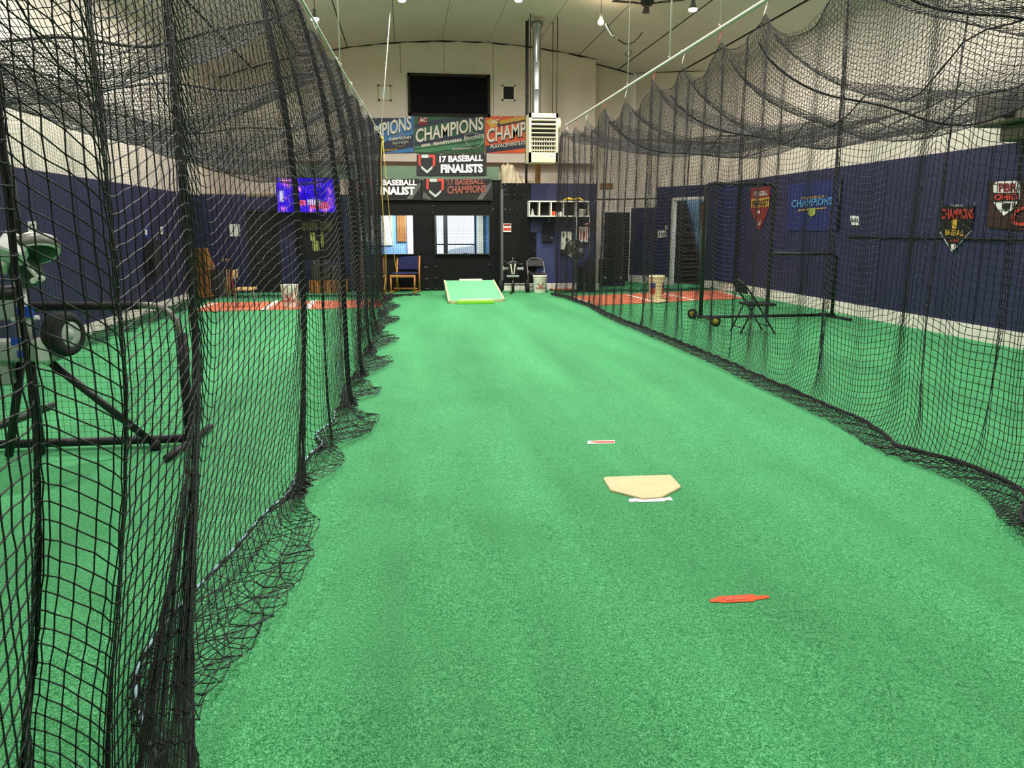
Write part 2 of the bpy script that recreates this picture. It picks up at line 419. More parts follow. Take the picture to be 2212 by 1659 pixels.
# splayed wall
def wall_seg(name, A, B, z0, z1, th, material, parent=None):
    A3, B3 = Vector((*A, z0)), Vector((*B, z0)); d = (B3 - A3).normalized(); n = Vector((-d.y, d.x, 0))
    if n.dot(-A3) < 0: n = -n
    mb = MB(); mb.slab([A3, B3, Vector((*B, z1)), Vector((*A, z1))], -n * th)
    o = mb.build(name, material, parent)
    if parent is None: o['kind'] = 'structure'
    return o
def sp(px, py, off=0.0): return on(px, py, C1, C2, off)
# splayed wall is beige above and navy boarding below, open at the stair doorway
D0, D1 = sp(1447, 620), sp(1522, 620); DZ = float(sp(1485, 432)[2])
def seg_pt(P): return (float(P[0]), float(P[1]))
zn = float(sp(1470, 402)[2]); zn_low = float(sp(1390, 449)[2]); S0 = sp(1418, 500)
wall_splay = wall_seg('wall_splay', C1, seg_pt(D0), 0, zc(6.4) + .1, 0.12, 'beige_wall')
wall_seg('wall_splay_panel', seg_pt(D0), seg_pt(D1), DZ, zc(7.0) + .1, 0.12, 'beige_wall', wall_splay)
wall_seg('wall_splay_panel', seg_pt(D1), C2, 0, zc(7.6) + .1, 0.12, 'beige_wall', wall_splay)
def offset_pts(A, B, off):
    A, B = np.array(A, float), np.array(B, float); d = (B - A) / np.linalg.norm(B - A); n = np.array([-d[1], d[0]])
    if np.dot(n, -A) < 0: n = -n
    return tuple(A + n * off), tuple(B + n * off)
for A, B, z0, z1 in ((sp(1364, 500), S0, .2, zn_low), (S0, D0, .2, zn), (D0, D1, DZ, zn), (D1, np.array(C2), .2, zn)):
    a, b = offset_pts(A[:2], B[:2], 0.03); wall_seg('navy_board', a, b, z0, z1, 0.03, 'navy', wall_splay)
for A, B in ((sp(1364, 500), D0), (D1, np.array(C2))):
    a, b = offset_pts(A[:2], B[:2], 0.05); wall_seg('kerb_block', a, b, 0, 0.2, 0.05, 'white_curb', wall_splay)

# ---- back room (lobby) front: navy boarding, black boarding with two window openings
Yf = YB
def boards(parent, name, x0, x1, z0, z1, y, w, material, th=0.02, gap=0.008):
    n = max(1, int(round((x1 - x0) / w))); L_ = (x1 - x0) / n
    pr = MB().box((0, 0, 0), (L_ - gap, th, z1 - z0)).build(name, material, parent)
    for i in range(n):
        o = pr if i == 0 else clone(pr, (0, 0, 0), parent)
        o.location = (x0 + L_ * (i + .5), y - th / 2 - 0.002 * (i % 2), (z0 + z1) / 2)
def X_(px, py=500, Y=YB): return float(at(px, py, Y)[0])
def Z_(py, px=1000, Y=YB): return float(at(px, py, Y)[2])
xa, xb, xc, xd = XL, X_(757), X_(1082), X_(1289)
zl, zk, zr = 2.30, 2.68, Z_(396, 1180, 19.42)
mb = MB(); mb.box(((xa + xb) / 2, Yf + .06, zl / 2), (xb - xa, .12, zl)); wall_lobby_left = struct('wall_lobby_left', mb, 'navy')
boards(wall_lobby_left, 'navy_board', xa, X_(535), 0.02, zl, Yf, 1.2, 'navy')
boards(wall_lobby_left, 'navy_board', X_(602), xb, 0.02, zl, Yf, 1.2, 'navy')
# black front with openings
w1 = (X_(779), X_(893), Z_(549), Z_(465)); w2 = (X_(939), X_(1057), Z_(549), Z_(465))
wz0, wz1 = w1[2], w1[3]
mb = MB()
def pane_box(x0, x1, z0, z1): mb.box(((x0 + x1) / 2, Yf + .06, (z0 + z1) / 2), (x1 - x0, .12, z1 - z0))
pane_box(xb, xc, 0, wz0); pane_box(xb, xc, wz1, zk)
pane_box(xb, w1[0], wz0, wz1); pane_box(w1[1], w2[0], wz0, wz1); pane_box(w2[1], xc, wz0, wz1)
wall_lobby = struct('wall_lobby_front', mb, 'black_panel')
edges = [xb, w1[0], w1[1], w2[0], w2[1], xc]
for i in range(5):
    x0, x1 = edges[i], edges[i + 1]
    boards(wall_lobby, 'black_board', x0, x1, 0.01, wz0 - .004, Yf, 1.25, 'black_panel')
    boards(wall_lobby, 'black_board', x0, x1, wz1 + .004, zk, Yf, 1.25, 'black_panel')
    if i in (0, 2, 4): boards(wall_lobby, 'black_board', x0, x1, wz0, wz1, Yf, 1.25, 'black_panel')
# bright screw heads
pr = None
for (px, py) in [(918, 577), (922, 577), (941, 576), (919, 602), (923, 602), (942, 600), (921, 623), (925, 623), (942, 623), (1057, 571), (1058, 597),
                 (936, 445), (937, 459), (858, 555), (877, 555), (896, 554), (1010, 552), (1057, 551), (1066, 451), (1063, 454)]:
    P = at(px, py, Yf - .028)
    if pr is None: pr = MB().lathe((0, 0, 0), [(0.012, 0), (0.014, .004), (0.008, .009)], 8, (0, -1, 0)).build('screw_head', 'chrome', wall_lobby); o = pr
    else: o = clone(pr, (0, 0, 0), wall_lobby)
    o.location = tuple(P)
# right bay: black boarding then navy panel, stands 0.3 m forward
Yr = 19.42; xe, xg = X_(1088, 500, Yr), X_(1146, 450, Yr); xh = X_(1289, 450, Yr)
mb = MB(); mb.box(((xe + xh) / 2, Yr + .15, zr / 2), (xh - xe, .3, zr)); wall_bay = struct('wall_bay', mb, 'navy')
boards(wall_bay, 'black_board', xe, xg, 0.18, zr, Yr, 0.7, 'black_panel')
zbn = float(at(1200, 502, Yr)[2])
boards(wall_bay, 'navy_board', xg, xh, zbn, zr, Yr, 1.6, 'navy', 0.015)
boards(wall_bay, 'black_board', xg, X_(1158, 500, Yr), 0.18, zbn, Yr, 0.3, 'black_panel', 0.02)
boards(wall_bay, 'navy_board', X_(1158, 500, Yr), xh, 0.18, zbn - .01, Yr, 1.6, 'navy_light', 0.03)
pr = None
for px, py in [(1084, 410), (1092, 420), (1100, 421), (1112, 421), (1084, 452), (1092, 453), (1102, 452), (1118, 453), (1130, 420), (1118, 398), (1090, 398), (1087, 565), (1137, 398), (1157, 513), (1157, 541)]:
    P = at(max(px, 1091), py, Yr - .03)
    if pr is None: pr = MB().lathe((0, 0, 0), [(0.012, 0), (0.014, .004), (0.008, .009)], 8, (0, -1, 0)).build('screw_head', 'chrome', wall_bay); o = pr
    else: o = clone(pr, (0, 0, 0), wall_bay)
    o.location = tuple(P)
# kerb blocks at the bay's foot
bx0 = xe; pr = None
while bx0 < xh - 0.1:
    if pr is None: pr = MB().rbox((0, 0, 0), (0.39, 0.06, 0.18), 0.01).build('kerb_block', 'white_curb', wall_bay); o = pr
    else: o = clone(pr, (0, 0, 0), wall_bay)
    o.location = (bx0 + 0.2, Yr - .03, 0.09); bx0 += 0.4
# pale corner trim between black front and bay
mb = MB(); mb.box(((X_(1080) + xe) / 2, Yf - .1, 1.35), (0.05, 0.24, 2.2)); struct('trim_3', mb, 'grey_metal')
# lobby roof slab and green beam
mb = MB(); mb.box(((XL + xh) / 2, (Yf + 22.4) / 2, 2.33 - .04), (xh - XL, 22.4 - Yf, .06)); struct('ceiling_lobby', mb, 'cardboard')
mb = MB(); bz0, bz1 = Z_(389), Z_(360); bx0, bx1 = X_(640), X_(1078)
mb.box(((bx0 + bx1) / 2, Yf + .02, (bz0 + bz1) / 2), (bx1 - bx0, .14, bz1 - bz0)); struct('trim_4', mb, 'green_beam')
# side walls of the lobby roof space
struct('wall_lobby_side', MB().box((xh - .06, (Yr + .3 + 22.4) / 2, 1.15), (.12, 22.4 - Yr - .3, 2.3)), 'navy')

# ---- lobby interior seen through the openings
LY = 24.2
struct('floor_lobby', MB().box((0.8, (Yf + LY) / 2 + .1, -.05), (8.0, LY - Yf - .1, .09)), 'lobby_floor')
def L_(px, py): return at(px, py, LY)
gx0, gx1 = L_(936, 500)[0], L_(1029, 500)[0]
mb = MB(); mb.box(((-3.0 + gx0) / 2, LY + .08, 1.2), (gx0 + 3.0, .16, 2.4)); mb.box(((gx1 + 4.6) / 2, LY + .08, 1.2), (4.6 - gx1, .16, 2.4)); mb.box(((gx0 + gx1) / 2, LY + .08, 2.27), (gx1 - gx0, .16, .26))
wall_lobby_back = struct('wall_lobby_back', mb, 'lobby_blue')
struct('wall_lobby_end', MB().box((-3.05, 22.2, 1.2), (.1, 4.2, 2.4)).box((4.65, 22.2, 1.2), (.1, 4.2, 2.4)), 'lobby_blue')
struct('ceiling_lobby_inner', MB().box((0.8, (LY + 22.5) / 2, 2.43), (7.8, LY - 22.3, .06)), 'white_paint')
A, B = L_(770, 530), L_(846, 455); MB().box(((A[0] + B[0]) / 2, LY - .02, (A[2] + B[2]) / 2), (B[0] - A[0], .03, B[2] - A[2])).build('white_board', 'white_paint', wall_lobby_back)
A, B = L_(881, 560), L_(894, 440); MB().box(((A[0] + B[0]) / 2, LY - .03, 1.2), (B[0] - A[0], .06, 2.38)).build('white_post', 'white_paint', wall_lobby_back)
A, B = L_(1031, 560), L_(1043, 440); MB().box(((A[0] + B[0]) / 2, LY - .03, 1.2), (B[0] - A[0], .06, 2.38)).build('white_post', 'white_paint', wall_lobby_back)
# glazed entrance
gd_root = MB().box(((gx0 + gx1) / 2, LY + .05, 2.10), (gx1 - gx0, .09, .08)).build('door_1', 'black_pipe'); gd_root['kind'] = 'structure'
for pa, pb in ((936, 943), (958, 967), (1025, 1030)):
    A, B = L_(pa, 500)[0], L_(pb, 500)[0]; MB().box(((A + B) / 2, LY + .05, 1.05), (B - A, .09, 2.1)).build('mullion', 'black_pipe', gd_root)
MB().box(((gx0 + gx1) / 2, LY + .05, L_(980, 528)[2]), (gx1 - gx0, .06, .035)).build('push_rail', 'black_pipe', gd_root)
MB().box(((gx0 + gx1) / 2, LY + .05, .06), (gx1 - gx0, .09, .12)).build('bottom_rail', 'black_pipe', gd_root)
# outside ground
struct('ground_outside', MB().box((1.5, 36.5, -.12), (40, 24, .1)), 'asphalt')
# unseen ceiling lamp, added to brighten the lobby
lp = thing('lobby_fill_lamp', 'flat white ceiling lamp in the blue lobby behind the windows', 'lamp', (0.6, 23.3, 2.34))
MB().rbox((0.6, 23.3, 2.374), (1.3, .7, .048), .01).build('housing', 'white_paint', lp); MB().box((0.6, 23.3, 2.345), (1.2, .6, .012)).build('diffuser', 'lobby_fill_glow', lp)
ld = bpy.data.lights.new('lobby_fill_light', 'AREA'); ld.energy = 130; ld.shape = 'RECTANGLE'; ld.size = 1.2; ld.size_y = .6; ld.color = (.95, .97, 1)
lo = bpy.data.objects.new('lobby_fill_light', ld); COL.objects.link(lo); lo.parent = lp; lo.location = (0, 0, -.02)

# ---- window frames with protective netting in the two openings
def opening(name, w):
    x0, x1, z0, z1 = w; mb = MB(); t = .022
    for c, d in ((((x0 + x1) / 2, Yf - .01, z0), (x1 - x0, .15, t)), (((x0 + x1) / 2, Yf - .01, z1), (x1 - x0, .15, t)), ((x0, Yf - .01, (z0 + z1) / 2), (t, .15, z1 - z0)), ((x1, Yf - .01, (z0 + z1) / 2), (t, .15, z1 - z0))): mb.box(c, d)
    o = struct(name, mb, 'dark_trim'); nb = MB(); s = 0.05
    for x in np.arange(x0 + s, x1, s): nb.tube([(x, Yf + .03, z0), (x, Yf + .03, z1)], .0022, 4, False)
    for z in np.arange(z0 + s, z1, s): nb.tube([(x0, Yf + .03, z), (x1, Yf + .03, z)], .0022, 4, False)
    nb.build('protective_net', 'net_far', o, 'stuff'); return o
opening('window_1', w1); opening('window_2', w2)

# ---- dark glazed loft window high on the wall, vents beside it
def U_(px, py): return at(px, py, YU)
A, B = U_(882, 250), U_(1058, 163); cx_, cz_ = (A[0] + B[0]) / 2, (A[2] + B[2]) / 2; ww, hh = B[0] - A[0], B[2] - A[2]
win = MB().box((cx_, YU - .03, B[2] - .03), (ww, .08, .07)).box((cx_, YU - .03, A[2] + .03), (ww, .08, .07)).box((A[0] + .035, YU - .03, cz_), (.07, .08, hh)).box((B[0] - .035, YU - .03, cz_), (.07, .08, hh))
win = struct('window_3', win, 'dark_trim'); MB().box((cx_, YU - .012, cz_), (ww - .12, .02, hh - .12)).build('pane', 'glass_dark', win)
# staircase doorway
door = MB(); t = .07
def door_frame(name, P0, P1, ztop, inner_mat=None):
    a, b = offset_pts(P0[:2], P1[:2], 0.06); A3, B3 = Vector((*a, 0)), Vector((*b, 0)); d = (B3 - A3).normalized(); n = Vector((-d.y, d.x, 0)); n = n if n.dot(-A3) > 0 else -n
    mb = MB(); Up = Vector((0, 0, 1))
    for p, q in ((A3, A3 + d * t), (B3 - d * t, B3)): mb.slab([p, q, q + Up * ztop, p + Up * ztop], -n * .14)
    mb.slab([A3 + Up * ztop, B3 + Up * ztop, B3 + Up * (ztop + t), A3 + Up * (ztop + t)], -n * .14)
    return struct(name, mb, 'white_paint'), A3, B3, d, n
d2, A3, B3, d, n = door_frame('door_2', D0, D1, DZ)
def sp2(px, py, off): 
    return Vector(sp(px, py, off))
# recess behind it: sky-blue panel, dark stair flight, brown jamb
MB().slab([sp2(1440, 640, -1.0), sp2(1530, 640, -1.0), sp2(1530, 420, -1.0), sp2(1440, 420, -1.0)], -n * .05).build('recess_wall', 'sky_panel', d2)
MB().slab([sp2(1446, 622, -.7), sp2(1515, 622, -.7), sp2(1508, 565, -.7), sp2(1478, 434, -.7), sp2(1446, 434, -.7)], -n * .1).build('stair_side', 'door_black', d2)
pr = None
for k, y in enumerate(np.linspace(452, 612, 10)):
    xr = 1478 + (1508 - 1478) * min(1, (y - 434) / 131)
    MB().slab([sp2(1450, y + 3, -.62), sp2(xr - 2, y + 3, -.62), sp2(xr - 2, y - 3, -.62), sp2(1450, y - 3, -.62)], -n * .1).build('stair_tread', 'stair_brown', d2)
MB().slab([sp2(1512, 622, -.2), sp2(1520, 622, -.2), sp2(1520, 436, -.2), sp2(1515, 436, -.2)], -n * .3).build('brown_jamb', 'trim_brown', d2)
# black door in the far wall
P0, P1 = at(1297, 600, 22.44), at(1361, 600, 22.44); zt = float(at(1330, 459, 22.44)[2])
d3, A3, B3, d, n = door_frame('door_3', (P0[0], 22.44), (P1[0], 22.44), zt)
MB().box(((P0[0] + P1[0]) / 2, 22.42, zt / 2), (P1[0] - P0[0] - .12, .04, zt)).build('door_leaf', 'door_black', d3)
MB().lathe((P0[0] + .12, 22.4, 1.0), [(.012, 0), (.012, .04), (.03, .045), (.03, .07)], 10, (0, -1, 0)).build('door_knob', 'chrome', d3)
# dark mesh doorway on the left
x0, x1 = X_(536), X_(602); d4 = MB(); zt = Z_(455, 560)
d4.box((x0, Yf - .02, zt / 2), (.05, .06, zt)).box((x1, Yf - .02, zt / 2), (.05, .06, zt)).box(((x0 + x1) / 2, Yf - .02, zt), (x1 - x0, .06, .05))
d4 = struct('door_4', d4, 'dark_trim'); MB().box(((x0 + x1) / 2, Yf - .005, zt / 2), (x1 - x0 - .05, .02, zt - .03)).build('door_leaf', 'door_black', d4)
for k in range(14):
    MB().box(((x0 + x1) / 2, Yf - .02, .15 + k * (zt - .25) / 13), (x1 - x0 - .06, .02, .03)).build('louvre', 'dark_trim', d4)

# ================================================================== LAMPS
def ceiling_lamp(x, y, z, label, style, power, group=None):
    top = zc(x) + .0
    t = thing('pendant_lamp', label, 'lamp', (x, y, z), group)
    MB().tube([(x, y, top), (x, y, z + .14)], .006, 6).build('cord', 'dark_trim', t)
    if style == 'bare':
        MB().lathe((x, y, z), [(.022, .14), (.03, .13), (.03, .07), (.024, .05)], 12).build('socket', 'white_paint', t)
        MB().lathe((x, y, z), [(.02, .055), (.045, .02), (.06, -.02), (.05, -.06), (.02, -.08), (.001, -.083)], 14).build('bulb', 'bulb_warm', t); colr = (1, .92, .80)
    else:
        MB().lathe((x, y, z), [(.02, .14), (.035, .12), (.04, .05), (.075, -.03), (.078, -.04)], 16).build('socket', 'grey_metal', t)
        MB().lathe((x, y, z), [(.076, -.035), (.08, -.05), (.072, -.075), (.04, -.085), (.001, -.086)], 16).build('bulb', 'bulb_cool', t); colr = (1, .965, .93)
    ld = bpy.data.lights.new('lamp_light', 'AREA'); ld.energy = power; ld.color = colr; ld.shape = 'DISK'; ld.size = .15; ld.spread = math.radians(172)
    lo = bpy.data.objects.new('lamp_light', ld); COL.objects.link(lo); lo.parent = t; lo.location = (0, 0, -.10)
    if style == 'bare':
        ld2 = bpy.data.lights.new('lamp_glow', 'POINT'); ld2.energy = power * .25; ld2.color = colr; ld2.shadow_soft_size = .06
        l2 = bpy.data.objects.new('lamp_glow', ld2); COL.objects.link(l2); l2.parent = t; l2.location = (0, 0, -.02)
P = at(1298, 45, 17.0); ceiling_lamp(*P, 'bright bare bulb lamp hanging beside the ceiling fan over the right cage', 'bare', LAMP_POWER * .95)
P = at(1497, 14, 15.0); ceiling_lamp(*P, 'downward spot bulb in grey socket hanging right of the ceiling fan', 'spot', LAMP_POWER * .95)
P = at(680, 35, 17.0); ceiling_lamp(*P, 'bright bulb lamp shining just above the left net rail', 'spot', LAMP_POWER * .95)
P = at(868, -6, 17.0); ceiling_lamp(*P, 'left of two bulbs glowing at the top edge over the lane', 'spot', LAMP_POWER * .95)
P = at(1120, -6, 17.0); ceiling_lamp(*P, 'right of two bulbs glowing at the top edge over the lane', 'spot', LAMP_POWER * .95)
k = 0
for y in (2.2, 6.5, 10.5, 14.0):
    for x in (-2.7, 1.5, 5.6):
        if y == 14.0 and x > 5: continue
        ceiling_lamp(x, y, zc(x) - .45, 'ceiling bulb lamp over the %s, %s the camera' % ({-2.7: 'left cage', 1.5: 'open lane', 5.6: 'right cage'}[x], {2.2: 'nearest to', 6.5: 'second row from', 10.5: 'third row from', 14.0: 'fourth row from'}[y]), 'spot', LAMP_POWER * (.75 if y < 3 else 1.15) * (1.15 if 0 < x < 3 else (1.0 if x < 0 else .8)), 'bulbs over the nearer hall')
# ================================================================== NETS
CELL = 0.048
def tubes(P, r, up=False):
    """P (n, m, 3) strings -> verts, quads of three-sided cords; r scalar"""
    n, m, _ = P.shape
    T = np.empty_like(P); T[:, 1:-1] = P[:, 2:] - P[:, :-2]; T[:, 0] = P[:, 1] - P[:, 0]; T[:, -1] = P[:, -1] - P[:, -2]
    T /= np.maximum(np.linalg.norm(T, axis=2, keepdims=True), 1e-9)
    ref = np.array([0.83, 0.55, 0.1]) if up else np.array([0.1, 0.15, 0.98])
    A = np.cross(T, ref); A /= np.maximum(np.linalg.norm(A, axis=2, keepdims=True), 1e-6); B = np.cross(T, A)
    V = np.empty((n, m, 3, 3))
    for k in range(3):
        a = 2 * math.pi * k / 3; V[:, :, k] = P + r * (math.cos(a) * A + math.sin(a) * B)
    I = np.arange(n * m * 3).reshape(n, m, 3); J = np.roll(I, -1, axis=2)
    Q = np.stack([I[:, :-1], J[:, :-1], J[:, 1:], I[:, 1:]], -1).reshape(-1, 4)
    return V.reshape(-1, 3), Q
def net_object(name, G, r, material, parent, knots=None):
    """G (n, m, 3): node grid; cords run both ways"""
    V1, Q1 = tubes(G, r, True); V2, Q2 = tubes(np.swapaxes(G, 0, 1), r, False)
    Vs = [V1, V2]; Qs = [Q1, Q2 + len(V1)]
    o = quad_mesh(name, np.concatenate(Vs), np.concatenate(Qs), material, parent)
    o['kind'] = 'stuff'
    if knots is not None and knots.any():
        C = G[knots]; k = len(C); s = r * 2.1
        off = np.array([(s, 0, 0), (0, s, 0), (-s, 0, 0), (0, -s, 0), (0, 0, s), (0, 0, -s)])
        V = (C[:, None, :] + off[None]).reshape(-1, 3); b = (np.arange(k) * 6)[:, None, None]
        tri = np.array([(0, 1, 4, 4), (1, 2, 4, 4), (2, 3, 4, 4), (3, 0, 4, 4)])
        quads = np.array([(0, 4, 2, 5), (1, 4, 3, 5), (0, 1, 2, 3)])
        # eight-sided knots as triangles
        tr = np.array([(0, 1, 4), (1, 2, 4), (2, 3, 4), (3, 0, 4), (1, 0, 5), (2, 1, 5), (3, 2, 5), (0, 3, 5)])
        Fm = (tr[None] + b).reshape(-1, 3); me = bpy.data.meshes.new('knots'); V = V - np.array(org(parent))
        me.vertices.add(len(V)); me.vertices.foreach_set('co', V.astype(np.float32).ravel())
        me.loops.add(Fm.size); me.loops.foreach_set('vertex_index', Fm.astype(np.int32).ravel())
        me.polygons.add(len(Fm)); me.polygons.foreach_set('loop_start', (np.arange(len(Fm)) * 3).astype(np.int32))
        me.update(calc_edges=True); me.materials.append(M(material)); ko = bpy.data.objects.new('knots', me); COL.objects.link(ko); ko.parent = parent; ko['kind'] = 'stuff'
    return o
def resample(pts, step):
    """pts (k, c): first two columns are plan position; returns samples every step along the plan path"""
    pts = np.array(pts, float); d = np.r_[0, np.cumsum(np.linalg.norm(np.diff(pts[:, :2], axis=0), axis=1))]
    if callable(step):
        s = [0.0]
        while s[-1] < d[-1]: s.append(s[-1] + step(float(np.interp(s[-1], d, pts[:, 1]))))
        s = np.array(s[:-1])
    else: s = np.arange(0, d[-1], step)
    return np.stack([np.interp(s, d, pts[:, c]) for c in range(pts.shape[1])], 1), s
def smooth(a, k):
    if k < 2: return a
    ker = np.hanning(k + 2)[1:-1]; ker /= ker.sum(); p = np.pad(a, ((k // 2, k - 1 - k // 2), (0, 0)), mode='edge')
    return np.stack([np.convolve(p[:, c], ker, 'valid') for c in range(a.shape[1])], 1)
def hang(S, s, total, ztop, topxy, out, bulge, seed, ripple=0.012, fpow=1.3, z_mid=1.0, mess=0.02, Sb=None, rmax=None):
    """net curtain: S (n, 2) plan at body height; ztop (n); topxy (n, 2); out (n, 2) unit to the lane; spare length lies on the floor"""
    n = len(S); m = int(total / CELL) + 1; g = np.random.default_rng(seed); G = np.zeros((n, m, 3))
    a = np.arange(m) * CELL
    drop = ztop[:, None] - a[None]; hangl = ztop - 0.04
    f = np.clip((drop - z_mid) / np.maximum(ztop[:, None] - z_mid, .1), 0, 1) ** fpow
    G[..., 0] = S[:, None, 0] * (1 - f) + topxy[:, None, 0] * f; G[..., 1] = S[:, None, 1] * (1 - f) + topxy[:, None, 1] * f
    if Sb is not None:
        wl = np.clip(1 - drop / 1.15, 0, 1) ** 1.5
        for c in (0, 1): G[..., c] += wl * (Sb[:, None, c] - S[:, None, c])
    G[..., 2] = drop
    b = bulge[:, None]; e = np.maximum(a[None] - hangl[:, None], 0)          # length lying on the floor
    low = np.clip(1 - drop / 0.35, 0, 1); low = np.where(e > 0, 1.0, low)
    flo = np.where(e < b * .9, e / np.maximum(b * .9, 1e-3), 1.0)
    pos = b * (0.45 * low ** 2 + 0.55 * np.clip(flo, 0, 1)); ret = np.maximum(e - b * .9, 0) * .92
    if rmax is not None: ret = rmax[:, None] * np.tanh(ret / rmax[:, None])
    pos = np.where(e > b * .9, b - ret, pos)
    # wrinkle noise on the floor part
    w1 = np.sin(s[:, None] * 9 + seed) * np.sin(a[None] * 30 + 2 * seed); w2 = np.sin(s[:, None] * 23 + a[None] * 17)
    pos = pos + np.where(e > 0, mess * (w1 + .6 * w2), 0)
    G[..., 0] += pos * out[:, None, 0]; G[..., 1] += pos * out[:, None, 1]
    zf = 0.012 + 0.02 * (1 + w2) * np.clip(e * 4, 0, 1) + np.where(e > b * .9, 0.012, 0)
    G[..., 2] = np.where(e > 0, zf + 0.04 * np.exp(-e / .05), np.maximum(G[..., 2], 0.03))
    # small slack in every cord
    amp = ripple * np.clip(G[..., 2] / .3, .15, 1)
    G[..., 0] += amp * (np.sin(s[:, None] * 5 + a[None] * 3) * .5 + .25 * g.standard_normal((n, m)) * .6)
    G[..., 1] += amp * .4 * np.sin(s[:, None] * 11 + a[None] * 5) + amp * .12 * g.standard_normal((n, m))
    G[..., 2] += np.where(e > 0, 0, amp * .22 * g.standard_normal((n, m)))
    G[..., 2] = np.maximum(G[..., 2], 0.008)
    return G
def tie_dip(y, ties, depth):
    """scalloped top edge: 0 at every tie, sagging between them"""
    ties = np.sort(np.array(ties)); k = np.clip(np.searchsorted(ties, y) - 1, 0, len(ties) - 2)
    t = np.clip((y - ties[k]) / (ties[k + 1] - ties[k]), 0, 1); return depth * np.minimum(ties[k + 1] - ties[k], 2.2) / 1.5 * 4 * t * (1 - t)

# ---------------------------------------------------------------- left cage
RLF = np.array([-0.45, 17.7]); RLN = np.array([-1.08, 0.4])         # rail far end, near end (plan)
def rail_left(y): t = (17.7 - y) / 17.3; return RLF[0] + (RLN[0] - RLF[0]) * t
ZL = 3.45
path = []
def pt(px, d, dip, b=.30, bot=None):
    q = hz(px, d); w = q if bot is None else bot; path.append((q[0], q[1], dip, b, w[0], w[1]))
def gather(px, d, n, dd, dpx, dip, lean=0.0, bot=None, bot2=None):
    for k in range(n):
        u = k / max(1, n - 1); c0 = hz(px, d + lean * .5); bb = tuple(c0) if bot is None else tuple(np.array(bot) * (1 - u) + np.array(bot2 if bot2 is not None else bot) * u)
        if bot is None: h_0 = hz(px + (dpx if k % 2 else -dpx) * 1.3, d + lean * u); bb = tuple(h_0)
        pt(px + (dpx if k % 2 else -dpx) * (0.6 + 0.4 * math.sin(3.1 * k + px)), d + (dd if k % 2 else -dd) * (0.75 + .25 * math.cos(2.3 * k)) + lean * u, dip, .05, bb)
pt(-500, 1.15, .1); pt(-250, 1.3, .05); pt(-120, 1.45, .0); pt(-60, 1.55, .0)
rb = lambda px: tuple((ray(px, 1659) * 2.09)[:2])
gather(28, 1.72, 9, .05, 10, .0, .04, rb(2), rb(18))
pt(50, 1.82, .01, .1, rb(28)); pt(120, 1.86, .06, .1, rb(88)); pt(200, 1.92, .14, .1, rb(160)); pt(226, 1.97, .18, .1, rb(186))
gather(236, 2.1, 4, .05, 4, .20, .08, rb(190), rb(205))
pt(246, 2.28, .20, .1, rb(210)); pt(300, 2.42, .16, .1, rb(228)); pt(360, 2.56, .08, .1, rb(250)); pt(388, 2.66, .02, .1, rb(264))
gather(402, 2.84, 11, .11, 9, .0, .25, rb(240), rb(412))
pt(416, 3.2, .30, .06, (-.78, 2.32)); pt(440, 3.32, .46, .16, (-.84, 2.5)); pt(480, 3.5, .36, .27, (-.84, 2.78)); pt(560, 3.82, .14, .34, (-.82, 3.35)); pt(630, 4.15, .02, .28, (-.76, 3.98))
gather(650, 4.5, 12, .12, 9, .0, .3, (-.68, 4.4), (-.66, 4.75))
pt(664, 4.9, .16); gather(692, 5.2, 5, .08, 4, .14, .15); pt(704, 5.6, .16); pt(726, 6.1, .06)
gather(738, 6.5, 11, .14, 8, .0, .35)
pt(752, 7.1, .2); gather(766, 7.8, 8, .15, 5, .08, .3); pt(778, 8.8, .12)
gather(786, 9.4, 8, .16, 5, .0, .4); pt(794, 10.6, .2); gather(800, 11.6, 7, .2, 4, .05, .4); pt(806, 13.0, .2)
gather(810, 13.8, 6, .2, 4, .0, .4); pt(815, 15.2, .18); gather(820, 16.4, 7, .2, 5, .05, .5); pt(826, 17.4, .05); pt(829, 17.75, 0)
S, s = resample(path, CELL); Sxy = smooth(S[:, :2], 3); Sbot = smooth(S[:, 4:6], 7); dip = smooth(S[:, 2:3], 9)[:, 0]; bcol = smooth(S[:, 3:4], 9)[:, 0]
yt = Sxy[:, 1]; base = smooth(Sxy, 61)
rw = np.clip((yt - 2.6) / 2.2, 0, 1); topx = rw * (rail_left(yt) + (Sxy[:, 0] - base[:, 0]) * .55) + (1 - rw) * (Sxy[:, 0] + .03); topxy = np.stack([topx, yt], 1)
out = np.stack([np.ones(len(s)), np.zeros(len(s))], 1)
bul = bcol + .12 * np.clip((yt - 7) / 6, 0, 1) + .02 * np.sin(yt * 3)
GL = hang(Sxy, s, 4.08, ZL - dip - .03, topxy, out, bul, 3, ripple=.010, mess=.025, fpow=2.6, Sb=Sbot, rmax=.10 + np.clip(bcol - .06, 0, 1) * 1.5)
net_left = thing('batting_cage_net', 'black knotted side net of the left cage, gathered in long folds', 'net', (-0.8, 8.0, 0))
near = (GL[..., 1] < 4.2)
net_object('netting', GL, 0.0024, 'net_black', net_left, near)
# bottom rope with pale flecks
rp = GL[:, -1] + np.array([0, 0, .012]); mbk, mbp = MB(), MB(); step = 2
R3 = [tuple(p) for p in smooth(rp, 7)[::step]]
mbk.tube(R3, 0.008, 6); mbk.build('bottom_rope', 'rope_black', net_left)
for i in range(1, len(R3) - 1):
    if R3[i][1] < 6.5:
        p, q = Vector(R3[i]), Vector(R3[i + 1]); a = p + (q - p) * .1 + Vector((0, 0, .005)); b = p + (q - p) * .65 + Vector((.001, 0, .005)); mbp.tube([a, b], .0066, 6)
mbp.build('rope_fleck', 'rope_pale', net_left, 'stuff')
R3 = [tuple(p) for p in smooth(GL[:, 0], 5)[::3]]
MB().tube(R3, .005, 5).build('top_rope', 'rope_black', net_left)

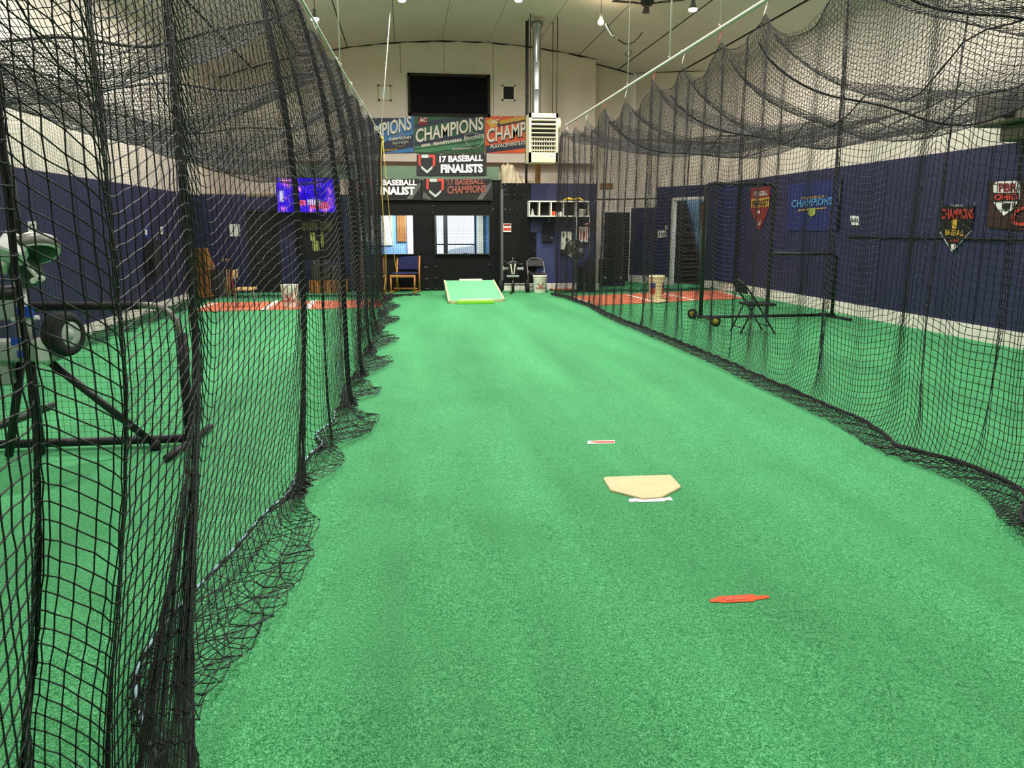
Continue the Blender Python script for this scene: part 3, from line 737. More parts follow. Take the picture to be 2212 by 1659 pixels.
# far-end net and wall-side net of the left cage
def flat_path(P0, P1, amp, wav, seed):
    P0, P1 = np.array(P0, float), np.array(P1, float); L = np.linalg.norm(P1 - P0); d = (P1 - P0) / L; nn = np.array([-d[1], d[0]])
    t = np.arange(0, L, .02); w = amp * (np.sin(t * 2 * math.pi / wav + seed) + .5 * np.sin(t * 2 * math.pi / (wav * .43) + 2 * seed)); env = np.clip(np.minimum(t, L - t) / .3, 0, 1)
    return P0 + d * t[:, None] + nn * (w * env)[:, None], nn
def simple_net(name, label, P0, P1, ztop, total, amp, wav, out, bulge, seed, mat_='net_far', r=.0020, depth=.18, nt=5, mess=.02, dens=1.0):
    Pp, nn = flat_path(P0, P1, amp, wav, seed); S2, s2 = resample(Pp, CELL * dens); L = s2[-1]
    dp = tie_dip(s2, np.linspace(0, L, nt), depth)
    top = S2 * .25 + .75 * (np.array(P0) + (np.array(P1) - np.array(P0)) * (s2 / L)[:, None])
    o_ = np.tile(np.array(out, float), (len(s2), 1)); G = hang(S2, s2, total, ztop - dp, top, o_, np.full(len(s2), bulge), seed, ripple=.01, mess=mess)
    t = thing(name, label, 'net', (*((np.array(P0) + np.array(P1)) / 2), 0)); net_object('netting', G, r, mat_, t)
    R3 = [tuple(p) for p in smooth(G[:, -1], 5)[::3]]; MB().tube(R3, .007, 5).build('bottom_rope', 'rope_black', t); return t, G
simple_net('cage_end_net', 'black net closing the far end of the left cage before the navy wall', (-4.3, 18.2), (-0.5, 18.0), 3.35, 3.6, .07, .8, (0, -1), .15, 5)
simple_net('cage_wall_net', 'black net hanging along the navy left wall behind the pitching machine', (-4.38, 3.0), (-4.34, 18.1), 3.3, 3.85, .05, 1.3, (1, 0), .22, 9, depth=.12, nt=9, mess=.04, dens=1.35)

# roof net of the left cage
def roof_net(name, label, x0f, x1, z0f, z1, y0, y1, sagf, seed, mat_, r, flare=1.1):
    ny = int((y1 - y0) / CELL); nx = int(abs(x1 - x0f((y0 + y1) / 2)) * flare / CELL); g = np.random.default_rng(seed)
    Y = np.linspace(y0, y1, ny); v = np.linspace(0, 1, nx); X0 = x0f(Y); X = X0[:, None] + (x1 - X0[:, None]) * v[None]
    Z = z0f(Y)[:, None] * (1 - v) + z1 * v - sagf(Y[:, None], v[None])
    dy = .05 * np.sin(v[None] * 9 + Y[:, None] * 2) ; G = np.stack([X + .01 * g.standard_normal(X.shape) * .4, Y[:, None] + dy, Z + .008 * g.standard_normal(X.shape) * .5], -1)
    t = thing(name, label, 'net', (float(G[..., 0].mean()), (y0 + y1) / 2, float(z1))); net_object('netting', G, r, mat_, t); return t, G
def sag_left(Y, v):
    sup = np.abs(np.sin(math.pi * (Y - .3) / 2.3)) ** .8; prof = (4 * v * (1 - v)) ** .7
    return prof * (.34 + .62 * sup) + .05 * np.sin(v * 16 + Y * 3) * prof
roofL, GRL = roof_net('cage_roof_net', 'black roof net of the left cage sagging in deep swags', lambda Y: rail_left(Y), -4.5, lambda Y: ZL - .03 - tie_dip(Y, np.arange(.4, 19, 1.15), .12), 3.40, 1.2, 17.8, sag_left, 21, 'net_black', .0028, 1.6)
def swag_ropes(t, G, y0, y1, ys, vs, r):
    ny, nx, _ = G.shape
    for y in ys:
        i = int(np.clip((y - y0) / (y1 - y0), 0, 1) * (ny - 1)); Q = smooth(G[i], 9)[::4] - np.array([0, 0, .015]); MB().tube([tuple(p) for p in Q], r, 6).build('lacing_rope', 'rope_black', t)
    for v in vs:
        j = int(v * (nx - 1)); Q = smooth(G[:, j], 9)[::6] - np.array([0, 0, .012]); MB().tube([tuple(p) for p in Q], r * .7, 6).build('lacing_rope', 'rope_black', t)
swag_ropes(roofL, GRL, 1.2, 17.8, (3.75, 5.0, 7.2, 9.5, 12.0), (.35, .62), .011)
# ---------------------------------------------------------------- right cage
XRr, ZR = 3.5, 3.70
ties_r = [2.2, 3.5, 4.9, 6.3, 7.78, 8.9, 10.1, 11.3, 12.73, 14.1, 15.5, 16.4, 17.4]
path = []
ys = np.arange(2.2, 18.3, .02)
def right_x(y):
    x = 3.47 + .05 * np.sin(y * 2 * math.pi / 1.25) * np.clip(1.2 - y / 16, .2, 1) + .035 * np.sin(y * 2 * math.pi / .52 + 1) + .03 * np.sin(y * .9)
    for c, a, w in ((4.35, .16, .05), (4.7, -.1, .06), (6.35, .12, .05), (8.2, .10, .05), (9.5, -.1, .06), (11.5, .12, .06), (13.6, -.12, .07), (15.2, .14, .07), (16.8, .18, .08), (17.7, -.2, .1)):
        x = x + a * np.exp(-((y - c) / w) ** 2)
    return x
S, s = resample(np.stack([right_x(ys), ys], 1), lambda y: float(np.interp(y, [3, 5, 9, 18], [.046, .042, .030, .030]))); base = smooth(S, 41)
dipr = .14 + tie_dip(S[:, 1], ties_r, .30) + .06 * np.sin(S[:, 1] * 2.1)
topxy = np.stack([XRr + (S[:, 0] - base[:, 0]) * .5, S[:, 1]], 1); out = np.stack([-np.ones(len(s)), np.zeros(len(s))], 1)
bul = np.clip(.17 - .009 * S[:, 1], .05, .2) + .015 * np.sin(S[:, 1] * 1.1) + .10 * np.exp(-((S[:, 1] - 4.9) / .45) ** 2) + .30 * np.exp(-((S[:, 1] - 3.4) / .5) ** 2) + .08 * np.clip((S[:, 1] - 14.5) / 3, 0, 1)
GR = hang(S, s, 3.92, ZR - dipr, topxy, out, bul, 4, ripple=.010, mess=.012, Sb=smooth(S, 71), rmax=np.clip(.30 - .012 * S[:, 1], .12, .3))
net_right = thing('batting_cage_net', 'black side net of the right cage hanging from the silver rail', 'net', (3.5, 10, 0))
net_object('netting', GR, .0024, 'net_black', net_right, GR[..., 1] < 5.2)
R3 = [tuple(p) for p in smooth(GR[:, -1] + np.array([0, 0, .015]), 9)[::2]]; MB().tube(R3, [.013 + .004 * random.random() for _ in R3], 6).build('bottom_rope', 'rope_black', net_right)
R3 = [tuple(p) for p in smooth(GR[:, 0], 3)[::3]]; MB().tube(R3, .005, 5).build('top_rope', 'rope_black', net_right)
simple_net('cage_end_net', 'black net closing the far end of the right cage beside the doorway', (3.46, 18.35), (7.7, 18.9), 3.45, 3.75, .09, 1.1, (0, -1), .12, 11, dens=.75)
def sag_right(Y, v):
    key = np.interp(Y, [2, 4, 5.8, 7, 8.5, 10, 11.5, 13, 14.5, 16, 17.6, 18.3], [.5, .75, .35, .62, .92, .86, .62, .74, .55, .45, .18, .08]); prof = (4 * v * (1 - v)) ** .65
    return prof * key + .06 * np.sin(v * 13 + Y * 2.4) * prof + .05 * np.sin(Y * 5.2 + 6 * v) * prof
roofR, GRR = roof_net('cage_roof_net', 'black roof net of the right cage sagging from rail to navy wall', lambda Y: np.full_like(Y, XRr + .02), 7.72, lambda Y: ZR - .14 - tie_dip(Y, ties_r, .30), 3.62, 2.4, 18.2, sag_right, 31, 'net_black', .0026, 1.6)

swag_ropes(roofR, GRR, 2.4, 18.2, (5.8, 8.0, 10.6, 13.4), (.28, .52, .75), .011)
# ---------------------------------------------------------------- rails, ties, drop wires
rail = thing('net_rail', 'silver pipe rail carrying the right cage net', 'rail', (XRr, 10, ZR))
MB().tube([(XRr, 17.45, ZR), (XRr, 12, ZR + .004), (XRr, 7, ZR), (XRr, 1.5, ZR)], .021, 10).build('pipe', 'steel_cable', rail)
pr = None
for k, y in enumerate(ties_r):
    x = XRr; zt = ZR - .14; mb = MB()
    mb.tube([(x - .02, y, ZR + .02), (x + .02, y + .01, ZR + .022), (x + .024, y, ZR - .03), (x + .005, y, zt + .04), (x, y, zt)], .006, 6)
    mb.build('tie', 'pink_tie' if k % 2 else 'white_paint', rail)
raill = thing('net_rail', 'taut pale cable carrying the left cage net', 'rail', (rail_left(9), 9, ZL))
MB().tube([(rail_left(y), y, ZL + .01 * math.sin(y)) for y in np.linspace(17.7, .6, 16)], .012, 8).build('cable', 'steel_cable', raill)
for k, y in enumerate((17.5, 16.2, 14.6, 13.0, 11.4, 9.8, 8.2, 6.6)):
    x = rail_left(y); MB().tube([(x - .015, y, ZL + .03), (x + .02, y, ZL + .01), (x, y + .02, ZL - .05), (x - .02, y, ZL + .02)], .006, 5).build('tie', 'white_paint', raill)
def wire(name, label, A, B, r, material, cat='wire', group=None):
    t = thing(name, label, cat, A, group)
    MB().tube([A, lerp(A, B, .5), B], r, 6).build('strand', material, t); MB().lathe(tuple(A), [(.02, 0), (.02, .03), (.008, .05)], 8).build('ceiling_anchor', 'dark_trim', t)
    MB().tube([Vector(B) + Vector((-.02, 0, .05)), Vector(B) + Vector((.02, 0, .02)), Vector(B) + Vector((-.02, .01, -.01))], .008, 5).build('end_knot', material, t); return t
def drop(px, X, y, zb, label, r=.007, material='steel_cable', zt=None, lean=0.0):
    A = (X - lean, y, zc(X)); B = (X, y, zb); return wire('drop_wire', label, A, B, r, material, 'wire', 'drop wires holding the net rails')
yl = 10.2; drop(745, rail_left(yl), yl, ZL, 'pale drop wire from the ceiling to the left net cable', .009)
A = at(848, 68, 17.6); wire('drop_wire', 'pale slanting wire reaching the far end of the left net cable', (A[0], 17.6, zc(A[0])), (rail_left(17.5), 17.5, ZL), .009, 'steel_cable')
for y, r, lab in ((10.6, .010, 'thick pale wire dropping to the middle of the silver rail'), (12.6, .006, 'thin pale wire dropping to the silver rail near the corner'), (8.9, .005, 'thin grey wire dropping to the near part of the silver rail')):
    drop(0, XRr, y, ZR, lab, r)
# ================================================================== BANNERS
def pl(Y): return lambda x, y: at(x, y, Y)
def sheet(name, label, x0, y0, x1, y1, Y, material, group=None, cat='banner', sag=2.0):
    """hanging vinyl sheet between picture points, with slightly sagging edges, eyelets at the top"""
    P = at((x0 + x1) / 2, y1, Y); t = thing(name, label, cat, P, group)
    n = 14; mb = MB(); vs = []
    for i in range(n + 1):
        u = i / n; x = x0 + (x1 - x0) * u; s_ = sag * 4 * u * (1 - u) * .5
        for yy in (y0 + s_, y1 + s_ * .6):
            p = at(x, yy, Y); w = .004 * math.sin(u * 19 + x0); vs += [(p[0], Y + w * .3, p[2]), (p[0], Y + .008 + w * .3, p[2])]
    fs = []
    for i in range(n):
        a = 4 * i; b = a + 4; fs += [(a, b, b + 2, a + 2), (a + 1, a + 3, b + 3, b + 1), (a, a + 1, b + 1, b), (a + 2, b + 2, b + 3, a + 3)]
    fs += [(0, 2, 3, 1), (4 * n, 4 * n + 1, 4 * n + 3, 4 * n + 2)]
    mb.add(vs, fs); mb.build('sheet', material, t)
    for u in (.02, .35, .66, .98):
        p = at(x0 + (x1 - x0) * u, y0 + 2 + sag * 2 * u * (1 - u), Y); MB().lathe(tuple(p), [(.012, 0), (.016, .004), (.016, .008), (.010, .010)], 8, (0, -1, 0)).build('eyelet', 'chrome', t)
    return t
def stripe(t, quad, Y, material, name='stripe'): return patch(quad, pl(Y - .012), material, t, name, (0, .006, 0))
YT = YU - .03
# green champions banner
t = sheet('champions_banner', 'green champions banner with slanted cream lettering, middle of the top row', 895, 248, 1047, 330, YT, 'vinyl_green')
stripe(t, [(896, 268), (960, 256), (1046, 249), (1046, 256), (960, 264), (896, 277)], YT, 'vinyl_navy'); stripe(t, [(896, 312), (1046, 290), (1046, 298), (896, 321)], YT, 'vinyl_green_light')
stripe(t, [(896, 306), (1046, 284), (1046, 293), (896, 316)], YT - .002, 'vinyl_navy')
stripe(t, [(896, 324), (1046, 304), (1046, 310), (930, 329), (896, 329)], YT, 'vinyl_green_light')
letters('CHAMPIONS', (898, 312), (1044, 283), 31, pl(YT - .016), 'vinyl_navy', t, 'lettering_shadow', .03)
letters('CHAMPIONS', (898, 309), (1044, 280), 30, pl(YT - .020), 'letter_cream', t, 'lettering', .02)
letters('ERIE,', (911, 319), (931, 316), 7, pl(YT - .020), 'letter_cream', t, 'small_lettering', .04); letters('PENNSYLVANIA', (936, 315), (998, 305), 7, pl(YT - .020), 'letter_cream', t, 'small_lettering', .04)
letters('Mercyhurst', (1003, 307), (1046, 298), 12, pl(YT - .024), 'letter_cream', t, 'script_lettering', .0)
letters('PLAYACEVENTS.COM', (977, 324), (1014, 322), 4, pl(YT - .020), 'letter_cream', t, 'web_lettering', .02)
stripe(t, [(904, 255), (923, 253), (923, 269), (904, 271)], YT - .003, 'banner_red', 'emblem'); letters('AC', (906, 264), (922, 263), 9, pl(YT - .022), 'letter_white', t, 'emblem_lettering', .03)
# state outline around the script
mb = MB(); o_ = [(1004, 292), (1012, 288), (1022, 287), (1032, 289), (1042, 291), (1045, 300), (1042, 310), (1034, 317), (1024, 321), (1016, 318), (1010, 312), (1005, 305), (1004, 292)]
mb.tube([at(x, y, YT - .022) for x, y in o_], .006, 5); mb.build('state_outline', 'letter_cream', t)
# blue banner
t = sheet('champions_banner', 'blue champions banner half hidden behind the left net', 768, 254, 894, 330, YT, 'vinyl_navy')
stripe(t, [(769, 284), (893, 249), (893, 290), (769, 322)], YT, 'vinyl_blue'); stripe(t, [(830, 330), (893, 318), (893, 329), (830, 331)], YT, 'vinyl_blue')
letters('CHAMPIONS', (760, 316), (888, 283), 32, pl(YT - .016), 'vinyl_navy', t, 'lettering_shadow', .03); letters('CHAMPIONS', (760, 313), (888, 280), 31, pl(YT - .020), 'letter_cream', t, 'lettering', .02)
letters('DIAMOND', (841, 304), (888, 299), 6, pl(YT - .022), 'letter_cream', t, 'small_lettering', .02); letters('NATION', (848, 313), (882, 309), 6, pl(YT - .022), 'letter_silver', t, 'small_lettering', .02)
mb = MB(); mb.tube([at(864 + 14 * math.cos(a), 303 + 14 * math.sin(a), YT - .02) for a in np.linspace(0, 2 * math.pi, 20)], .007, 5); mb.build('round_emblem', 'vinyl_gold', t)
letters('PLAYACEVENTS.COM', (820, 327), (858, 325), 4, pl(YT - .022), 'vinyl_gold', t, 'web_lettering', .02); letters('PITTSBURGH', (766, 321), (830, 308), 7, pl(YT - .022), 'letter_cream', t, 'small_lettering', .02)
# orange banner
t = sheet('champions_banner', 'orange champions banner cut off by the hanging heater', 1048, 250, 1146, 330, YT, 'vinyl_orange')
stripe(t, [(1049, 315), (1146, 302), (1146, 318), (1049, 330)], YT, 'vinyl_navy'); stripe(t, [(1075, 262), (1146, 247), (1146, 256), (1075, 270)], YT, 'vinyl_gold'); stripe(t, [(1075, 270), (1146, 256), (1146, 259), (1075, 274)], YT - .002, 'vinyl_navy')
stripe(t, [(1049, 262), (1060, 256), (1080, 262), (1078, 272), (1060, 276)], YT, 'vinyl_gold', 'emblem'); letters('AC', (1060, 268), (1078, 266), 9, pl(YT - .022), 'letter_cream', t, 'emblem_lettering', .03)
letters('CHAMPIONS', (1052, 312), (1195, 285), 31, pl(YT - .016), 'vinyl_navy', t, 'lettering_shadow', .03)
V, Fc = text2d('CHAMP', .02)
letters('CHAMP', (1052, 309), (1136, 293), 31, pl(YT - .020), 'letter_cream', t, 'lettering', .02); letters('PLAYACEVENTS.COM', (1060, 321), (1146, 310), 8, pl(YT - .020), 'letter_cream', t, 'web_lettering', .02)
# dark baseball banners: plate emblem in bars
def plate_emblem(t, x, y, w, h, Y, dull=False):
    a, b = ('letter_silver', 'letter_red') if not dull else ('vinyl_grey', 'letter_dull_red')
    def q(pts, m_): patch([(x + w * u, y + h * v) for u, v in pts], pl(Y - .014), m_, t, 'emblem_bar', (0, .005, 0))
    q([(.18, .0), (.60, .0), (.60, .17), (.18, .17)], a)
    q([(.0, .0), (.13, .0), (.13, .62), (.0, .52)], b); q([(.63, .0), (1.0, .02), (1.0, .14), (.63, .14)], b); q([(.86, .14), (1.0, .14), (1.0, .55), (.86, .66)], b)
    q([(.16, .58), (.16, .72), (.52, 1.0), (.52, .84)], a); q([(.84, .58), (.84, .72), (.52, 1.0), (.52, .84)], a)
t = sheet('finalists_banner', 'black 17 baseball finalists banner with white letters under the green one', 900, 331, 1051, 379, Yf - .07, 'vinyl_black'); YF = Yf - .07
plate_emblem(t, 904, 334, 36, 41, YF)
letters('17 BASEBALL', (949, 351), (1043, 348), 14, pl(YF - .02), 'letter_white', t, 'lettering', .04); letters('FINALISTS', (952, 374), (1043, 373), 19, pl(YF - .02), 'letter_white', t, 'lettering', .05)
YD = Yf - .09
t = sheet('finalist_banner', 'black baseball finalist banner beside the net, lower row', 764, 386, 910, 432, YD, 'vinyl_black'); plate_emblem(t, 772, 388, 30, 38, YD)
letters('17 BASEBALL', (806, 401), (900, 401), 13, pl(YD - .02), 'letter_white', t, 'lettering', .04); letters('FINALIST', (812, 421), (896, 421), 18, pl(YD - .02), 'letter_white', t, 'lettering', .05)
stripe(t, [(878, 430), (900, 398), (909, 394), (909, 402), (890, 430)], YD, 'vinyl_grey')
t = sheet('champions_banner', 'black 17 baseball champions banner with dull red letters, lower row', 911, 386, 1064, 433, YD, 'vinyl_black'); plate_emblem(t, 921, 386, 38, 41, YD)
letters('17 BASEBALL', (967, 400), (1046, 398), 13, pl(YD - .02), 'letter_dull_red', t, 'lettering', .03); letters('CHAMPIONS', (966, 419), (1050, 416), 17, pl(YD - .02), 'letter_dull_red', t, 'lettering', .04)
stripe(t, [(1030, 431), (1052, 400), (1062, 392), (1062, 402), (1042, 431)], YD, 'vinyl_grey'); stripe(t, [(912, 427), (916, 414), (932, 430), (928, 432)], YD, 'vinyl_grey')

# ---- signs on the right wall
XW = XR - .05
def pw(o_=0.0): return lambda x, y: ax(x, y, XW - o_)
def wall_sheet(name, label, pts, material, cat='banner'):
    c = ax(sum(p[0] for p in pts) / len(pts), max(p[1] for p in pts), XW); t = thing(name, label, cat, c)
    MB().slab([ax(x, y, XW) for x, y in pts], (.012, 0, 0)).build('sheet', material, t); return t
t = wall_sheet('pennant', 'red pointed pennant on the right wall beside the tall screen frame', [(1622, 406), (1664, 402), (1661, 449), (1640, 499), (1622, 454)], 'banner_red')
patch([(1623, 429), (1662, 426), (1661, 446), (1623, 449)], pw(.01), 'vinyl_gold', t, 'band', (.004, 0, 0)); letters('17 U BASEBALL', (1626, 425), (1659, 422), 11, pw(.014), 'letter_white', t, 'lettering', .03)
letters('FINALIST', (1625, 447), (1660, 443), 13, pw(.016), 'banner_maroon', t, 'lettering', .03); patch([(1635, 455), (1641, 455), (1641, 461), (1635, 461)], pw(.01), 'letter_white', t, 'ball_print', (.004, 0, 0))
patch([(1634, 474), (1638, 484), (1645, 472), (1642, 486), (1638, 488)], pw(.01), 'letter_silver', t, 'chevron', (.004, 0, 0))
t = wall_sheet('champions_flag', 'royal blue champions flag on the right wall with light blue letters', [(1703, 398), (1815, 386), (1808, 499), (1701, 498)], 'banner_royal')
letters('CHAMPIONS', (1710, 449), (1798, 442), 17, pw(.014), 'letter_blue', t, 'lettering', .03); letters('PERFECT', (1731, 430), (1783, 426), 4, pw(.014), 'vinyl_gold', t, 'small_lettering', .02)
patch([(1746, 450), (1762, 449), (1760, 464), (1753, 469), (1747, 464)], pw(.012), 'lime_print', t, 'shield', (.004, 0, 0)); patch([(1724, 453), (1784, 448), (1784, 450), (1724, 456)], pw(.01), 'vinyl_gold', t, 'underline', (.004, 0, 0))
MB().tube([ax(1817, 384, XW - .01), ax(1809, 500, XW - .01)], .02, 6).build('flag_pole', 'black_pipe', t)
t = wall_sheet('switch_plate', 'small cream switch plate on the right wall between flag and pennant', [(1837, 466), (1854, 466), (1855, 487), (1838, 486)], 'paper', 'switch'); 
for k in range(3): patch([(1840 + 5 * k, 472), (1842 + 5 * k, 472), (1842 + 5 * k, 480), (1840 + 5 * k, 480)], pw(.012), 'vinyl_grey', t, 'toggle', (.01, 0, 0))
t = wall_sheet('champions_pennant', 'black shield pennant with red champions lettering on the right wall', [(2032, 444), (2105, 446), (2100, 495), (2057, 544), (2030, 497)], 'vinyl_black')
letters('CHAMPIONS', (2033, 473), (2103, 473), 22, pw(.014), 'letter_red', t, 'lettering', .02); letters('CLASSIC', (2053, 447), (2083, 446), 5, pw(.014), 'letter_silver', t, 'small_lettering', .02)
letters('BASEBALL', (2042, 508), (2082, 510), 13, pw(.014), 'vinyl_gold', t, 'lettering', .02); letters('OHIO', (2052, 522), (2071, 523), 8, pw(.014), 'letter_red', t, 'lettering', .03)
patch([(2055, 478), (2058, 474), (2066, 474), (2068, 478), (2065, 494), (2057, 494)], pw(.012), 'vinyl_gold', t, 'trophy', (.004, 0, 0)); patch([(2054, 528), (2064, 527), (2063, 540), (2055, 541)], pw(.012), 'letter_white', t, 'badge', (.004, 0, 0))
MB().tube([ax(x, y, XW - .012) for x, y in [(2030, 500), (2057, 544), (2098, 499)]], .008, 5).build('edge_cord', 'letter_silver', t)
for px in (2033, 2104): MB().tube([ax(px, 446, XW - .01), ax(px + 1, 437, XW - .01)], .008, 5).build('hanger', 'letter_silver', t)
t = wall_sheet('team_sign', 'dark brown team sign at the right edge with red and white crest', [(2137, 392), (2330, 380), (2330, 505), (2132, 492)], 'banner_maroon', 'sign')
patch([(2146, 400), (2152, 392), (2200, 390), (2204, 398), (2202, 432), (2146, 435)], pw(.010), 'letter_white', t, 'crest', (.004, 0, 0)); letters('PBR', (2157, 415), (2197, 414), 19, pw(.016), 'banner_red', t, 'lettering', .04)
patch([(2146, 417), (2200, 416), (2200, 434), (2146, 435)], pw(.018), 'vinyl_black', t, 'crest_band', (.004, 0, 0)); letters('OHIO', (2148, 433), (2199, 432), 14, pw(.024), 'letter_red', t, 'lettering', .04)
patch([(2146, 436), (2200, 434), (2188, 452), (2168, 466), (2156, 452)], pw(.010), 'letter_white', t, 'crest_point', (.004, 0, 0)); patch([(2164, 440), (2182, 439), (2181, 450), (2172, 456), (2165, 450)], pw(.018), 'vinyl_black', t, 'crest_core', (.004, 0, 0))
letters('Cla', (2177, 488), (2262, 488), 42, pw(.020), 'letter_red', t, 'script_lettering', .01, skew=14)

# ---- dark wall heater high on the right wall
t = thing('wall_unit', 'dark boxy unit heater mounted high on the right wall', 'heater', ax(2160, 285, 7.5))
A, B = ax(2108, 268, 7.35), ax(2300, 196, 7.35); y0_, y1_ = B[1], A[1]; z0_, z1_ = float(ax(2160, 268, 7.35)[2]), float(ax(2160, 198, 7.35)[2])
MB().rbox((7.5, (y0_ + y1_) / 2, (z0_ + z1_) / 2), (.4, y1_ - y0_, z1_ - z0_), .02).build('case', 'wall_box', t)
P, Q = ax(2166, 255, 7.28), ax(2195, 197, 7.28); MB().rbox((7.285, (P[1] + Q[1]) / 2, (P[2] + Q[2]) / 2), (.05, abs(P[1] - Q[1]), Q[2] - P[2]), .01).build('grille', 'heater_dark', t)
for k in range(6): MB().box((7.255, (P[1] + Q[1]) / 2, P[2] + (Q[2] - P[2]) * (k + .5) / 6), (.02, abs(P[1] - Q[1]) * .9, .012)).build('louvre', 'dark_metal', t)
MB().rbox((7.6, (y0_ + y1_) / 2 - .1, z0_ - .1), (.3, (y1_ - y0_) * .7, .2), .02).build('bracket', 'wall_box', t)
MB().tube([(7.85, y1_, z1_ + .1), (7.85, y0_ - 2, z1_ + .14)], .025, 8).build('conduit', 'grey_metal', t)

# ================================================================== MATS, PLATES, TAPES
def floor_poly(name, material, px, z=.012, parent=None, z0=0.0):
    P = [gd(x, y) for x, y in px]; mb = MB(); mb.slab([(p[0], p[1], z0) for p in P], (0, 0, z - z0)); return mb.build(name, material, parent)
def mat_thing(name, label, corners, lines, mid):
    c = gd(*mid); t = thing(name, label, 'mat', (c[0], c[1], 0)); floor_poly('carpet', 'clay_mat', corners, .012, t)
    for (a, b, w) in lines:
        A, B = gd(*a), gd(*b); d = (B - A) / np.linalg.norm(B - A); n_ = np.array([-d[1], d[0], 0]) * w / 2
        MB().slab([(q[0], q[1], .0115) for q in (A - n_, B - n_, B + n_, A + n_)], (0, 0, .003)).build('painted_line', 'line_white', t)
    return t
mat_thing('hitting_mat', 'clay-red hitting mat with white lines in the left cage', [(413, 673.5), (822, 665), (832, 648), (450, 655)], [((569, 671), (600, 650.5), .10), ((663, 668.5), (679, 649.5), .10), ((412, 672), (466, 656), .10)], (620, 662))
mat_thing('hitting_mat', 'clay-red hitting mat with white lines in the right cage', [(1284, 660.5), (1604, 645), (1560, 627), (1224, 641)], [((1232, 641.5), (1281, 659), .10), ((1356, 638), (1416, 654), .10), ((1432, 635), (1503, 650), .10), ((1552, 629), (1602, 643.5), .10)], (1420, 644))
def plate(name, label, pts, z, material, h=.012):
    P = [gd(x, y) for x, y in pts]; c = np.mean(P, 0); t = thing(name, label, 'home plate', (c[0], c[1], z))
    inner = [((p - c) * .985 + c) for p in P]; mb = MB(); n = len(P)
    vs = [(p[0], p[1], z) for p in P] + [(p[0], p[1], z + h * .6) for p in P] + [(p[0], p[1], z + h) for p in inner]
    fs = [(i, (i + 1) % n, n + (i + 1) % n, n + i) for i in range(n)] + [(n + i, n + (i + 1) % n, 2 * n + (i + 1) % n, 2 * n + i) for i in range(n)] + [tuple(range(2 * n, 3 * n)), tuple(range(n))[::-1]]
    mb.add(vs, fs); mb.build('rubber_slab', material, t); return t
plate('home_plate', 'worn cream home plate lying on the turf in the lane', [(1303, 1036), (1307, 1033.5), (1447, 1029), (1451, 1031), (1470, 1052), (1470, 1056), (1430, 1077), (1391, 1080), (1384, 1079), (1322, 1063), (1318, 1061)], 0.0, 'plate_cream')
def tape(name, label, pts, material, extra=None):
    P = [gd(x, y) for x, y in pts]; c = np.mean(P, 0); t = thing(name, label, 'tape', (c[0], c[1], 0)); MB().slab([(p[0], p[1], 0) for p in P], (0, 0, .003)).build('strip', material, t)
    if extra:
        for k, (q, m_) in enumerate(extra): MB().slab([(p[0], p[1], .0031) for p in (gd(*w) for w in q)], (0, 0, .0015)).build('strip_layer', m_, t)
    return t
tape('floor_tape', 'small white and red tape strip on the turf beyond the plate', [(1269, 953), (1328, 951.5), (1328, 958.5), (1269, 959.5)], 'white_tape', [([(1277, 954.5), (1283, 953.6), (1327, 953.4), (1327, 957.4), (1288, 957.8), (1283, 956.2), (1277, 956.4)], 'red_tape')])
tape('floor_tape', 'ragged white tape strip touching the point of the cream plate', [(1358, 1079), (1372, 1077), (1378, 1078.5), (1430, 1077), (1440, 1075.5), (1449, 1074), (1450, 1077), (1453, 1080), (1453, 1082.5), (1440, 1081), (1436, 1083.5), (1380, 1085.5), (1376, 1083.5), (1364, 1085.5), (1358, 1084)], 'white_tape')
tape('floor_tape', 'frayed bright orange tape strip on the near turf', [(1533, 1296), (1545, 1293), (1550, 1289.5), (1575, 1288), (1620, 1285), (1628, 1285), (1632, 1288), (1655, 1286.5), (1663, 1290), (1660, 1293), (1640, 1296), (1632, 1296.5), (1628, 1300), (1560, 1303), (1552, 1301), (1536, 1302)], 'orange_tape', [([(1562, 1294), (1590, 1292), (1616, 1290.5), (1618, 1295), (1600, 1296), (1570, 1299)], 'red_tape')])

# ================================================================== PITCHING MOUND
F0, F1 = gd(970, 656), gd(1089, 651); K0, K1 = at(960, 606, 18.25), at(1066, 606, 18.25)
t = thing('pitching_mound', 'green turf covered portable pitching mound on the lane before the black wall', 'pitching mound', ((F0[0] + F1[0]) / 2, (F0[1] + 18.25) / 2, 0))
fz = .045; zb = float(K0[2])
MB().add([(F0[0], F0[1], fz), (F1[0], F1[1], fz), (K1[0], 18.25, zb), (K0[0], 18.25, zb), (F0[0], F0[1], .0), (F1[0], F1[1], .0), (K1[0], 18.25, 0), (K0[0], 18.25, 0)],
         [(0, 1, 2, 3), (4, 7, 6, 5), (0, 4, 5, 1), (2, 6, 7, 3), (0, 3, 7, 4), (1, 5, 6, 2)]).build('ramp', 'mound_turf', t)
def ramp(u, v, lift=0.0):
    a = Vector((F0[0], F0[1], fz)).lerp(Vector((F1[0], F1[1], fz)), u); b = Vector((K0[0], 18.25, zb)).lerp(Vector((K1[0], 18.25, zb)), u); p = a.lerp(b, v); p.z += lift; return p
for u0, u1, nm in ((-.012, .02, 'edge_board'), (.98, 1.012, 'edge_board')):
    mb = MB(); mb.slab([ramp(u0, 0, .012), ramp(u1, 0, .012), ramp(u1, 1, .012), ramp(u0, 1, .012)], (0, 0, -.05)); mb.build(nm, 'mound_wood', t)
MB().box(((F0[0] + F1[0]) / 2 - .0, (F0[1] + F1[1]) / 2 - .012, .028), (F1[0] - F0[0], .03, .05), (0, 0, math.atan2(F1[1] - F0[1], F1[0] - F0[0]))).build('front_board', 'mound_wood', t)
